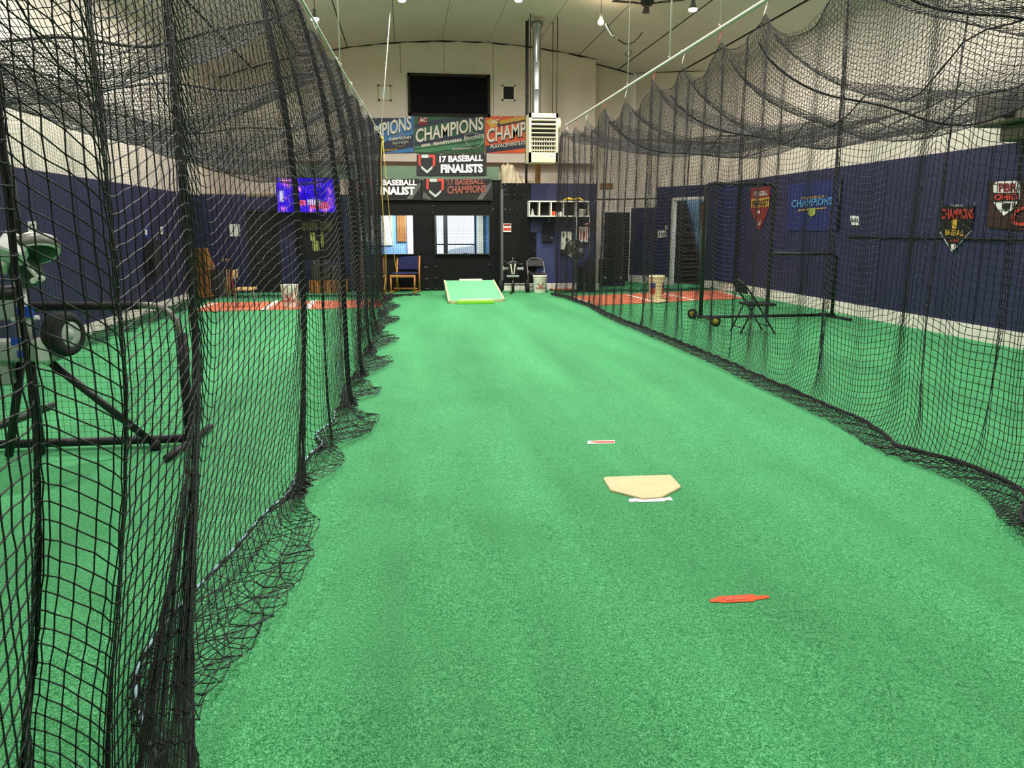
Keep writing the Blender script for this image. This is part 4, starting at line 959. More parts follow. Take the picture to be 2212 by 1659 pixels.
mb = MB(); mb.slab([ramp(.30, .955, .004), ramp(.76, .955, .004), ramp(.76, 1.0, .004), ramp(.30, 1.0, .004)], (0, 0, .03)); mb.build('pitching_rubber', 'letter_cream', t)
for u, v in ((.47, .76), (.50, .52)):
    p = ramp(u, v, .004); MB().lathe(tuple(p), [(.022, 0), (.024, .004), (.018, .007)], 12).build('painted_dot', 'white_tape', t)
n0, n1 = gd(987, 657), gd(1067, 656)
mb = MB(); mb.rbox(((n0[0] + n1[0]) / 2, n0[1] + .05, .035), (n1[0] - n0[0], .16, .07), .01); mb.build('neon_step', 'neon_green', t)
mb = MB(); mb.rbox(((n0[0] + n1[0]) / 2 + .03, n0[1] + .10, .08), (.62, .09, .02), .005); mb.build('front_rubber', 'letter_cream', t)

# ================================================================== BUCKETS
def bucket(label, base, h, r, material, print_fn, lid=True):
    x, y, z = base; t = thing('bucket', label, 'bucket', base)
    MB().lathe((x, y, z), [(r * .86, 0), (r * .87, .01), (r * .98, h * .78), (r, h * .80), (r, h * .84), (r * .985, h * .85), (r * 1.0, h * .90), (r * 1.02, h * .91)], 24).build('pail', material, t)
    if lid: MB().lathe((x, y, z), [(r * 1.06, h * .90), (r * 1.07, h * .93), (r * 1.05, h), (r * .9, h), (r * .88, h * .985), (.01, h * .985)], 24).build('lid', material, t)
    MB().tube([(x + r * 1.0 * math.cos(a), y - .02 - .10 * math.sin(a) * .6 - r * .6 * math.sin(a), z + h * .86 - .16 * math.sin(a)) for a in np.linspace(0, math.pi, 14)], .003, 5).build('handle', 'grey_metal', t)
    print_fn(t, x, y, z, h, r); return t
def curved(t, x, y, z, r0, quads, material, name):
    mb = MB()
    for (a0, a1, z0, z1, sh) in quads:
        n = 5; vs = []
        for i in range(n + 1):
            a = a0 + (a1 - a0) * i / n
            vs += [(x + r0 * math.sin(a), y - r0 * math.cos(a), z0), (x + r0 * math.sin(a + sh), y - r0 * math.cos(a + sh), z1)]
        mb.add(vs, [(2 * i, 2 * i + 2, 2 * i + 3, 2 * i + 1) for i in range(n)])
    return mb.build(name, material, t)
def red_mark(t, x, y, z, h, r):
    rr = r * 1.0
    curved(t, x, y, z, rr, [(-.05, .12, z + h * .30, z + h * .55, -.5), (-.05, .10, z + h * .30, z + h * .58, .35)], 'print_red', 'mark')
    V, Fc = text2d('AXIVA', .03); mb = MB(); mb.add([(x + rr * math.sin((s - .5) * 1.6), y - rr * math.cos((s - .5) * 1.6), z + h * (.22 + .12 * tt)) for s, tt in V], Fc); mb.build('lettering', 'print_red', t)
b = gd(1166, 632); bucket('white lidded bucket with red mark beside the grey folding chair', (b[0], b[1], 0), .42, .165, 'bucket_white', red_mark)
b = gd(628, 665); bucket('white bucket on the red mat behind the left net', (b[0], b[1], .0155), .48, .17, 'bucket_white', red_mark, False)
def blue_labels(t, x, y, z, h, r):
    rr = r * 1.0; curved(t, x, y, z, rr, [(-1.3, -.45, z + h * .48, z + h * .68, 0), (.6, 1.25, z + h * .45, z + h * .68, 0)], 'print_blue', 'label_patch'); curved(t, x, y, z, rr, [(-1.25, -.5, z + h * .2, z + h * .46, 0), (.6, 1.2, z + h * .2, z + h * .44, 0)], 'print_red', 'label_patch')
b = gd(1417, 647); bk = bucket('cream bucket with blue and red labels on the right red mat', (b[0], b[1], .0245), .50, .165, 'bucket_cream', blue_labels)
plate('home_plate', 'small cream home plate under the labelled bucket on the right mat', [(1402, 650), (1412, 646.5), (1444, 649), (1443, 652), (1420, 656)], .0155, 'plate_cream', .008)

# ================================================================== CHAIRS
def wood_chair(label, c, rz, fabric='fabric_blue', wood='wood_oak'):
    """sled-base oak chair with padded seat and back; faces local -Y"""
    t = thing('upholstered_chair', label, 'chair', (c[0], c[1], 0)); R = Matrix.Rotation(rz, 3, 'Z')
    def p(x, y, z): v = R @ Vector((x, y, 0)); return (c[0] + v.x, c[1] + v.y, z)
    w, dpt = .29, .27
    for sx in (-1, 1):
        MB().tube([p(sx * w, -dpt, .03), p(sx * w, -dpt + .03, .43)], .022, 8).build('leg', wood, t)
        MB().tube([p(sx * w, dpt - .04, .03), p(sx * w * .95, dpt + .02, .45), p(sx * w * .95, dpt + .10, .86)], .022, 8).build('back_post', wood, t)
        MB().tube([p(sx * w, -dpt - .03, .022), p(sx * w, dpt + .03, .022)], .022, 8).build('sled_runner', wood, t)
    MB().rbox(p(0, -dpt + .02, .40), (2 * w, .05, .06), .01, Euler((0, 0, rz))).build('front_rail', wood, t); MB().rbox(p(0, 0, .09), (2 * w, .045, .04), .01, Euler((0, 0, rz))).build('stretcher', wood, t)
    MB().rbox(p(0, 0, .45), (.54, .52, .07), .03, Euler((0, 0, rz))).build('seat_pad', fabric, t)
    MB().rbox(p(0, dpt + .06, .68), (.50, .06, .34), .025, Euler((-.18, 0, rz)).to_matrix()).build('back_pad', fabric, t)
    return t
c = gd(882, 629); wood_chair('oak chair with navy pads against the black wall by the left net', (X_(876, 620), 19.30), -.25)
wood_chair('second oak chair with navy pads mostly hidden behind the left net', (X_(806, 620, 19.3), 19.32), .05)
def folding_chair(label, c, rz, frame, pad, h=.79):
    """faces local -Y"""
    t = thing('folding_chair', label, 'chair', (c[0], c[1], 0)); R = Matrix.Rotation(rz, 3, 'Z')
    def p(x, y, z): v = R @ Vector((x, y, 0)); return Vector((c[0] + v.x, c[1] + v.y, z))
    w = .21
    # front legs rise backwards into the back hoop
    pts = [p(-w, -.24, .015), p(-w, .12, .55), p(-w * .98, .235, .70)] + [p(-w * .98 + (w * 1.96) * (1 - math.cos(a)) / 2, .245 + .05 * math.sin(a), .70 + (h - .70) * math.sin(a)) for a in np.linspace(.3, math.pi - .3, 8)] + [p(w * .98, .235, .70), p(w, .12, .55), p(w, -.24, .015)]
    MB().tube(pts, .013, 8).build('front_frame', frame, t)
    for sx in (-1, 1): MB().tube([p(sx * (w - .03), .28, .015), p(sx * (w - .03), .06, .50)], .013, 8).build('leg', frame, t)
    MB().tube([p(-w + .03, .24, .10), p(w - .03, .24, .10)], .009, 6).build('stretcher', frame, t); MB().tube([p(-w, -.17, .12), p(w, -.17, .12)], .009, 6).build('stretcher', frame, t)
    MB().rbox(tuple(p(0, -.04, .44)), (2 * w - .02, .42, .035), .012, Euler((0, 0, rz))).build('seat', pad, t)
    MB().rbox(tuple(p(0, .235, .68)), (2 * w - .02, .022, .17), .01, Euler((-.3, 0, rz))).build('backrest', pad, t)
    return t
folding_chair('black folding chair seen side-on in front of the right cage screen', ((4.88 + 5.33) / 2, 11.08), math.radians(90), 'black_pipe', 'fabric_black', .80)
folding_chair('grey metal folding chair against the wall behind the white bucket', (X_(1158, 600, 19.15), 19.08), 0.0, 'grey_metal', 'dark_metal', .80)
# tan metal-legged chair side-on on the left red mat
c = gd(530, 664); t = thing('school_chair', 'tan seat chair with grey metal legs on the left red mat', 'chair', (c[0], c[1], .012)); Yc = c[1]
def q(px, py, dy=0.0): v = at(px, py, Yc + dy); return (v[0], Yc + dy, max(.02, v[2]))
for dy in (-.18, .18):
    MB().tube([q(510, 664, dy), q(509, 610, dy), q(504, 590, dy)], .013, 7).build('leg', 'grey_metal', t); MB().tube([q(551, 662, dy), q(547, 628, dy)], .013, 7).build('leg', 'grey_metal', t)
A, B = q(511, 624), q(552, 624); MB().rbox(((A[0] + B[0]) / 2, Yc, A[2]), (B[0] - A[0], .40, .05), .015).build('seat', 'wood_tan', t)
A = q(508, 592); MB().rbox((A[0], Yc, A[2]), (.035, .40, .17), .012, (0, .15, 0)).build('backrest', 'wood_tan', t)

# ================================================================== LEFT: screen and pitching machine
YS = 5.80
t = thing('pitching_screen', 'black padded pipe screen frame behind the left net', 'screen', (-2.2, YS, 0))
zl_, xr_ = 1.02, -1.60
xt = -2.60
el = [(xr_ - .2 + .2 * math.cos(a), YS, zl_ - .2 + .2 * math.sin(a)) for a in np.linspace(0, math.pi / 2, 8)]
MB().tube([(xr_ + .01, YS, .05), (xr_ + .01, YS, zl_ - .2)], .034, 10).build('post', 'black_foam', t)
MB().tube([(xr_, YS, zl_ - .22)] + el + [(xr_ - .3, YS, zl_)], .024, 10).build('elbow', 'grey_metal', t)
MB().tube([(xr_ - .26, YS, zl_), (xt, YS, zl_)], .03, 10).build('top_bar', 'black_foam', t)
MB().tube([(xt, YS, zl_ - .02), (xt, YS, 1.96)], .034, 10).build('inner_post', 'black_foam', t)
MB().tube([(xt, YS, 1.96), (-3.6, YS, 1.98)], .03, 10).build('upper_bar', 'black_foam', t); MB().tube([(-3.6, YS, 1.98), (-3.6, YS, .05)], .03, 10).build('post', 'black_foam', t)
MB().tube([(xr_, YS, .05), (-3.65, YS, .05)], .03, 10).build('bottom_bar', 'black_pipe', t)
for a, b in (((360, 1000), (455, 930)),):
    A, B = gd(*a), gd(*b); MB().tube([(A[0], A[1], .03), (B[0], B[1], .03)], .026, 8).build('foot', 'black_pipe', t)
A, B = gd(25, 918), gd(116, 882); MB().tube([(A[0] - .2, YS, .03), (A[0], A[1], .03), (B[0], B[1], .03)], .026, 8).build('foot', 'black_pipe', t)
def frame_net(t, cols, y, r=.0014):
    """net laced into a frame: cols = list of (x0, x1, z0, z1)"""
    n_ = MB()
    for x0, x1, z0, z1 in cols:
        for x in np.arange(x0 + .02, x1, .045): n_.tube([(x, y, z0), (x + .004, y + .01, (z0 + z1) / 2), (x, y, z1)], r, 3, False)
        for z in np.arange(z0 + .02, z1, .045): n_.tube([(x0, y, z), ((x0 + x1) / 2, y + .01, z - .012), (x1, y, z)], r, 3, False)
    return n_.build('screen_net', 'net_far', t, 'stuff')
frame_net(t, [(xt, xr_, .06, zl_), (-3.6, xt, .06, 1.95)], YS + .01)

YM = 5.45
def m(px, py, dy=0.0): v = at(px, py, YM + dy); return Vector((v[0], YM + dy, v[2]))
t = thing('pitching_machine', 'white wheeled pitching machine on black tripod legs, far left', 'pitching machine', (-2.5, YM, 0))
# lower beam, column, upper head
A, B = m(20, 758), m(116, 752); MB().rbox(((A.x + B.x) / 2, YM, A.z + .0), (B.x - A.x + .1, .14, .13), .015).build('base_beam', 'machine_grey', t)
A = m(105, 752); MB().rbox((A.x, YM - .03, A.z), (.08, .17, .16), .015).build('end_bracket', 'machine_white', t)
A = m(16, 740); MB().rbox((A.x - .1, YM, A.z), (.44, .1, .045), .01).build('top_beam', 'machine_white', t)
A, B = m(58, 742), m(43, 610); MB().tube([A, B], .040, 4).build('column', 'machine_white', t)
A, B = m(52, 670), m(84, 686); MB().box(tuple(m(53, 674, -.05)), (.10, .03, .07)).build('sticker', 'blue_sticker', t); MB().tube([m(26, 690, -.03), m(84, 686, -.03)], .016, 8).build('crossbar', 'machine_white', t)
MB().rbox(tuple(m(46, 765, -.09)), (.05, .01, .05), .004).build('sticker', 'blue_sticker', t)
MB().rbox(tuple(m(36, 738, -.07)), (.07, .01, .05), .004).build('sticker', 'blue_sticker', t)
head = MB(); head.rbox(tuple(m(30, 536, -.1)), (.155, .13, .15), .012, Euler((-.75, .42, .1)).to_matrix()); head.build('head_cover', 'machine_white', t); MB().rbox(tuple(m(-6, 560, -.05)), (.16, .12, .12), .012, Euler((-.7, .42, .1)).to_matrix()).build('head_cover', 'machine_white', t)
MB().slab([m(13, 558, -.06), m(54, 548, -.06), m(76, 606, -.06), m(52, 622, -.06), m(20, 602, -.06)], (0, .16, 0)).build('head_plate', 'machine_green', t)
MB().tube([m(50, 562, -.08), m(80, 600, -.08)], .014, 8).build('guide_rod', 'machine_white', t)
for px, py in ((75, 606), (85, 600), (92, 602)): MB().lathe(tuple(m(px, py, -.1)), [(.016, 0), (.02, .02), (.016, .03)], 8, (0, -1, 0)).build('bolt', 'machine_white', t)
# tilted upper wheel
ax_ = Vector((.30, -.38, -.87)).normalized(); c = m(72, 538)
MB().lathe(tuple(c), [(.11, -.035), (.148, -.035), (.155, 0), (.15, .03), (.14, .036)], 28, tuple(ax_)).build('upper_tyre', 'grey_metal', t)
MB().lathe(tuple(c), [(.135, .034), (.142, .036), (.142, .042), (.128, .042)], 28, tuple(ax_)).build('upper_rim', 'machine_white', t)
MB().lathe(tuple(c + ax_ * .012), [(.126, .030), (.124, .033), (.05, .035), (.001, .035)], 28, tuple(ax_)).build('upper_hub', 'hub_dark', t)
MB().lathe(tuple(c - ax_ * .02), [(.045, -.08), (.045, -.02), (.03, 0)], 14, tuple(ax_)).build('axle', 'machine_white', t)
# lower rubber wheel
ax2 = Vector((.95, -.31, 0)).normalized(); c2 = m(137, 722)
MB().lathe(tuple(c2), [(.08, -.06), (.13, -.06), (.142, -.045), (.145, -.02), (.140, -.015), (.140, -.01), (.145, -.005), (.145, .02), (.140, .025), (.140, .03), (.143, .038), (.135, .055), (.086, .058), (.084, .03)], 30, tuple(ax2)).build('lower_tyre', 'rubber', t)
MB().lathe(tuple(c2), [(.083, .045), (.083, .060), (.055, .045), (.032, .05), (.024, .065), (.001, .065)], 24, tuple(ax2)).build('lower_hub', 'letter_silver', t)
MB().tube([c2, c2 - ax2 * .16], .025, 8).build('axle', 'machine_grey', t)
# motor below
MB().lathe(tuple(m(20, 636, .02)), [(.05, -.1), (.06, -.08), (.06, .08), (.03, .1)], 16, (1, 0, 0)).build('motor', 'black_pipe', t)
MB().rbox(tuple(m(14, 665, .03)), (.18, .12, .15), .015).build('motor_box', 'machine_grey', t); MB().rbox(tuple(m(5, 800, .02)), (.14, .12, .19), .015).build('control_box', 'machine_grey', t)
# tripod
G1 = gd(342, 967); MB().tube([m(103, 778), (G1[0], G1[1] - .06, .04)], .026, 9).build('leg', 'black_pipe', t); MB().tube([m(100, 775), m(112, 785)], .036, 9).build('leg_collar', 'chrome', t); MB().lathe((G1[0], G1[1] - .06, .0), [(.035, 0), (.04, .04), (.028, .07)], 10).build('leg_foot', 'rubber', t)
MB().tube([m(66, 785), (float(gd(90, 985)[0]), float(gd(90, 985)[1]), .02)], .03, 9).build('leg', 'black_pipe', t)
G3 = gd(20, 990); MB().tube([m(46, 780, .05), (G3[0], G3[1], .02)], .028, 9).build('leg', 'black_pipe', t)


# ================================================================== RIGHT: L-shaped screen
YS2 = 12.75
def e(px, py, dy=0.0): v = at(px, py, YS2); return Vector((v[0], YS2 + dy, v[2]))
t = thing('pitching_screen', 'black L-shaped pipe screen on yellow-hubbed wheels in the right cage', 'screen', (6.1, YS2, 0))
x0, x1, x2 = float(e(1517, 600).x), float(e(1661, 600).x), float(e(1803, 600).x); zt_ = 2.25; zm = 1.11; rr = .10
MB().tube([(x0, YS2, .06), (x0, YS2, zt_ - rr)] + [(x0 + rr - rr * math.cos(a), YS2, zt_ - rr + rr * math.sin(a)) for a in np.linspace(0, math.pi / 2, 6)] + [(x0 + .25, YS2, zt_)], .034, 10).build('post', 'black_pipe', t)
MB().tube([(x0 + .2, YS2, zt_), (x1 - .1, YS2, zt_)], .028, 10).build('upper_bar', 'black_pipe', t)
MB().tube([(x1 - .15, YS2, zt_)] + [(x1 - rr + rr * math.sin(a), YS2, zt_ - rr + rr * math.cos(a)) for a in np.linspace(0, math.pi / 2, 6)] + [(x1, YS2, .06)], .030, 10).build('inner_post', 'black_pipe', t)
MB().tube([(x1, YS2, zm), (x2 - rr, YS2, zm)] + [(x2 - rr + rr * math.sin(a), YS2, zm - rr + rr * math.cos(a)) for a in np.linspace(0, math.pi / 2, 6)] + [(x2, YS2, .06)], .030, 10).build('side_frame', 'black_pipe', t)
MB().tube([(x0 - .05, YS2, .06), (x2 + .05, YS2, .06)], .026, 10).build('bottom_bar', 'black_pipe', t)
MB().tube([(x2 + .02, YS2 + .45, .03), (x2 + .1, YS2 - .45, .03)], .026, 8).build('foot', 'black_pipe', t)
wa, wb = Vector(gd(1495, 688)), Vector(gd(1545, 705)); MB().tube([(wa.x, wa.y, .085), (wb.x, wb.y, .085)], .018, 8).build('axle', 'black_pipe', t)
for c in (wa, wb):
    nrm = (wb - wa).normalized(); fl = -1 if nrm.y > 0 else 1; C_ = (c.x, c.y, .085)
    whl = MB().lathe(C_, [(.045, -.03), (.08, -.03), (.085, -.015), (.085, .015), (.08, .03), (.045, .03)], 22, (-.35, -.94, 0)).build('wheel', 'rubber', t)
    MB().lathe(C_, [(.045, -.032), (.045, .032), (.02, .036), (.001, .036)], 16, (-.35, -.94, 0)).build('hub', 'yellow_hub', whl)
frame_net(t, [(x0, x1, .07, zt_), (x1, x2, .07, zm)], YS2 + .01)
# ================================================================== HANGING HEATER
YH = 18.8
def h_(px, py, dy=0.0): v = at(px, py, YH); return Vector((v[0], YH + dy, v[2]))
A, B = h_(1143, 350), h_(1206, 245); cx_, w_, hz0, hz1 = (A.x + B.x) / 2, B.x - A.x, A.z, B.z
t = thing('unit_heater', 'cream louvred unit heater hanging under its flue pipe', 'heater', (cx_, YH, hz0)); dpt = .55; yc = YH + dpt / 2
fr = .05; mb = MB()
mb.box((cx_, yc + .04, (hz0 + hz1) / 2), (w_, dpt - .08, hz1 - hz0)); mb.build('case', 'heater_cream', t)
mb = MB(); mb.box((A.x + fr / 2, YH + .04, (hz0 + hz1) / 2), (fr, .08, hz1 - hz0)); mb.box((B.x - fr / 2, YH + .04, (hz0 + hz1) / 2), (fr, .08, hz1 - hz0)); mb.box((cx_, YH + .04, hz1 - .05), (w_, .08, .1)); mb.box((cx_, YH + .04, hz0 + .11), (w_, .08, .22)); mb.build('front_frame', 'heater_cream', t)
MB().box((cx_, YH + .075, (hz0 + hz1) / 2 + .05), (w_ - 2 * fr, .012, hz1 - hz0 - .3)).build('inside', 'heater_dark', t)
zz0, zz1 = hz0 + .22, hz1 - .1
for k in range(8):
    z = zz0 + (zz1 - zz0) * (k + .5) / 8
    MB().box((cx_, YH + .03, z), (w_ - 2 * fr, .05, .014 if k < 6 else .035), (-.35, 0, 0)).build('louvre', 'heater_cream', t)
for k in range(10): MB().box((A.x + fr + (w_ - 2 * fr) * (k + .5) / 10, YH + .06, zz0 + .16), (.012, .02, .3)).build('fin', 'white_paint', t)
P = h_(1192, 335); MB().box((P.x, YH - .004, P.z), (.14, .008, .05)).build('maker_plate', 'paper', t)
MB().lathe((B.x, yc - .1, (hz0 + hz1) / 2 + .32), [(.15, -.02), (.16, 0), (.15, .07), (.05, .09)], 16, (1, 0, 0)).build('fan_motor', 'heater_cream', t)
P0 = h_(1163, 245); MB().lathe((P0.x, yc, hz1), [(.10, 0), (.10, .04), (.095, .05), (.095, .55), (.10, .56), (.095, .57), (.095, 1.15), (.10, 1.16), (.095, 1.17), (.095, zc(P0.x) - hz1 - .25), (.14, zc(P0.x) - hz1 - .2), (.14, zc(P0.x) - hz1 - .1)], 20).build('flue_pipe', 'galvanised', t)
for dx, dy in ((.03, .05), (w_ - .03, .05), (.05, .5), (w_ - .05, .5)):
    MB().tube([(A.x + dx, YH + dy, hz1), (A.x + dx + .0, YH + dy, zc(A.x + dx))], .010, 6).build('hanger_rod', 'dark_metal', t)
# dark conduit pipe beside it from ceiling to bay wall
P = at(1137, 300, 19.5); t = thing('conduit', 'dark vertical conduit pipe running down left of the heater', 'pipe', (P[0], 19.5, zr))
MB().tube([(P[0], 19.5, zc(P[0])), (P[0], 19.5, 3.2), (P[0], 19.5, zr + .0)], .03, 8).build('pipe', 'dark_trim', t)
for z in (3.4, 4.6): MB().lathe((P[0], 19.5, z), [(.032, 0), (.038, .01), (.038, .06), (.032, .07)], 10).build('coupling', 'dark_metal', t)
# wooden post under the heater
P = at(1163, 375, 19.6); t = thing('wooden_post', 'short brown wooden post standing below the heater', 'post', (P[0], 19.7, zr)); MB().rbox((P[0], 19.7, zr + .35), (.12, .12, .70), .01).build('timber', 'wood_brown', t); MB().box((P[0], 19.7, zr + .71), (.2, .2, .02)).build('cap', 'cardboard', t)
# crumpled sheeting left on top of the bay
P = at(1108, 385, 19.8); t = thing('plastic_sheeting', 'crumpled tan plastic sheeting heaped on the room top left of the heater', 'sheeting', (P[0], 19.85, 2.35))
g = np.random.default_rng(5); nu, nv = 16, 10; V = []
xA, xB = X_(1085, 380, 19.8), X_(1155, 380, 19.8)
for i in range(nu):
    for j in range(nv):
        u, v = i / (nu - 1), j / (nv - 1); hgt = .62 * math.sin(math.pi * v) ** .6 * (.55 + .45 * math.sin(4.3 * u + 1.2)) * (1 - .35 * abs(2 * u - 1)) + .10 * g.random()
        V.append((xA + (xB - xA) * u, 19.76 + .5 * v + .06 * g.random(), 2.33 + hgt + .25 * math.sin(math.pi * v)))
MB().add(V, [(i * nv + j, (i + 1) * nv + j, (i + 1) * nv + j + 1, i * nv + j + 1) for i in range(nu - 1) for j in range(nv - 1)], False).build('folds', 'sheet_tan', t)
# wall papers / vent by the loft window
def framed(name, label, x0, y0, x1, y1, Y, inner, frame, cat, t_=.04):
    A, B = at(x0, y1, Y), at(x1, y0, Y); c = ((A[0] + B[0]) / 2, Y, (A[2] + B[2]) / 2); w, h = B[0] - A[0], B[2] - A[2]; t = thing(name, label, cat, (c[0], Y, A[2]))
    mb = MB(); mb.box((c[0], Y - .015, B[2] - t_ / 2), (w, .03, t_)); mb.box((c[0], Y - .015, A[2] + t_ / 2), (w, .03, t_)); mb.box((A[0] + t_ / 2, Y - .015, c[2]), (t_, .03, h)); mb.box((B[0] - t_ / 2, Y - .015, c[2]), (t_, .03, h)); mb.build('frame', frame, t)
    MB().box((c[0], Y - .008, c[2]), (w - t_, .014, h - t_)).build('panel', inner, t); return t
framed('air_vent', 'pale framed vent cover left of the dark loft window', 817, 184, 845, 218, YU, 'paper', 'sheet_tan', 'vent')
framed('speaker_opening', 'small black square opening right of the dark loft window', 1084, 184, 1113, 218, YU, 'heater_dark', 'white_paint', 'vent')
framed('wall_vent', 'small brown vent grille on the beige far wall', 1296, 396, 1324, 408, 22.44, 'wood_brown', 'cardboard', 'vent', .02)
# ceiling fan
P = at(1398, 6, 16.2); fx, fz_ = float(P[0]), float(P[2]); t = thing('ceiling_fan', 'grey ceiling fan with three blades over the right cage', 'fan', (fx, 16.2, fz_))
MB().lathe((fx, 16.2, fz_), [(.05, -.06), (.10, -.05), (.13, 0), (.13, .08), (.06, .12), (.02, .13), (.02, zc(fx) - fz_ - .04), (.06, zc(fx) - fz_ - .03), (.06, zc(fx) - fz_)], 18).build('motor', 'dark_metal', t)
for k, a in enumerate((math.radians(188), math.radians(-30), math.radians(75))):
    d = Vector((math.cos(a), math.sin(a), 0)); s_ = Vector((-d.y, d.x, 0)); c = Vector((fx, 16.2, fz_ - .02)); mb = MB()
    mb.slab([c + d * .22 - s_ * .05, c + d * .72 - s_ * .075, c + d * .74, c + d * .72 + s_ * .075, c + d * .22 + s_ * .05], (0, 0, .008)); bl = mb.build('blade', 'dark_metal', t); MB().tube([c + d * .10, c + d * .28], .014, 6).build('blade_arm', 'dark_trim', bl)
# looped cables hanging from the ceiling by the bare bulb
t = thing('ceiling_cable', 'dark cable with a hanging coil looped below the ceiling near the fan', 'cable', at(1357, 100, 16.8)); Yk = 16.8
P_ = [at(x, y, Yk) for x, y in [(1311, 52), (1318, 66), (1326, 80), (1336, 86), (1348, 94), (1358, 96), (1370, 90), (1380, 80), (1387, 70)]]; MB().tube(P_, .012, 6).build('run', 'dark_trim', t)
P_ = [at(1357 + 6.5 * math.cos(a), 114 + 7.5 * math.sin(a), Yk - .02 * a) for a in np.linspace(-1.3, 7.2, 24)]; MB().tube([at(1360, 94, Yk)] + P_, .010, 6).build('coil', 'dark_trim', t)
P_ = [at(x, y, Yk) for x, y in [(1308, 50), (1314, 62), (1322, 75), (1334, 85)]]; MB().tube(P_, .016, 6).build('pale_tape', 'white_paint', t)

# ================================================================== TELEVISION
tv_mat = bpy.data.materials.new('tv_picture'); tv_mat.use_nodes = True; nt = tv_mat.node_tree; N = nt.nodes; Lk = nt.links; N.remove(N['Principled BSDF'])
em = N.new('ShaderNodeEmission'); em.inputs[1].default_value = 1.6; tc = N.new('ShaderNodeTexCoord'); nz = N.new('ShaderNodeTexNoise'); nz.inputs['Scale'].default_value = 3.6; nz.inputs['Detail'].default_value = 3
cr = N.new('ShaderNodeValToRGB'); el_ = cr.color_ramp.elements; el_[0].position = .40; el_[0].color = (.015, .0, .55, 1); el_[1].position = .72; el_[1].color = (1, .35, .75, 1); k_ = el_.new(.55); k_.color = (.06, .02, 1.0, 1); k_ = el_.new(.62); k_.color = (.45, .10, .95, 1)
Lk.new(tc.outputs['Object'], nz.inputs['Vector']); Lk.new(nz.outputs['Fac'], cr.inputs['Fac']); Lk.new(cr.outputs['Color'], em.inputs[0]); Lk.new(em.outputs[0], N['Material Output'].inputs[0]); MATS['tv'] = tv_mat
YV = 19.35; A, B = at(601, 458, YV), at(731, 385, YV); c = ((A[0] + B[0]) / 2, YV, (A[2] + B[2]) / 2); w_, hh_ = B[0] - A[0], B[2] - A[2]
t = thing('television', 'wall-hung television glowing blue and violet behind the left net', 'television', (c[0], YV + .2, A[2])); 
MB().rbox((c[0], YV + .03, c[2]), (w_ + .05, .05, hh_ + .05), .01).build('case', 'black_pipe', t); sc_ = MB().box((c[0], YV + .002, c[2]), (w_, .006, hh_)).build('screen', 'tv', t)
for (x0, y0, x1, y1, m_) in ((664, 431, 694, 443, 'tv_white'), (603, 412, 613, 436, 'tv_white'), (636, 432, 660, 444, 'tv_pink'), (668, 436, 710, 450, 'tv_pink')):
    if m_ not in MATS: emat(m_, (190, 190, 245) if m_ == 'tv_white' else (240, 90, 150), 1.2)
    P, Q = at(x0, y1, YV), at(x1, y0, YV); MB().box(((P[0] + Q[0]) / 2, YV - .003, (P[2] + Q[2]) / 2), (Q[0] - P[0], .004, Q[2] - P[2])).build('score_panel', m_, sc_)
MB().box((c[0], (YV + .055 + Yf - .026) / 2, c[2]), (.25, Yf - YV - .082, .25)).build('wall_bracket', 'dark_metal', t)

# ================================================================== BACK LEFT OBJECTS
def wp(px, py, Y): return at(px, py, Y)
def box_px(x0, y0, x1, y1, Y, depth, material, name, parent, b=.01):
    A, B = at(x0, y1, Y), at(x1, y0, Y); return MB().rbox(((A[0] + B[0]) / 2, Y + depth / 2, (A[2] + B[2]) / 2), (B[0] - A[0], depth, B[2] - A[2]), b).build(name, material, parent)
# wooden panel stand
Yw = 17.9; P = gd(425, 647); Yw = float(P[1]); t = thing('wooden_stand', 'brown plywood stand with slanted brace in the left corner', 'stand', (P[0], Yw, 0))
A, B = at(417, 648, Yw), at(446, 536, Yw); MB().rbox(((A[0] + B[0]) / 2, Yw + .12, B[2] / 2), (B[0] - A[0], .05, B[2]), .005).build('panel', 'wood_brown', t)
MB().slab([at(440, 538, Yw), at(446, 538, Yw), at(462, 574, Yw), at(462, 582, Yw), at(444, 585, Yw)], (0, .08, 0)).build('slanted_brace', 'wood_brown', t); MB().rbox(((A[0] + B[0]) / 2, Yw + .2, .04), (B[0] - A[0], .45, .06), .01).build('base_board', 'wood_brown', t)
MB().tube([at(418, 556, Yw - .02), at(428, 556, Yw - .02)], .04, 10).build('dark_roll', 'stair_brown', t)
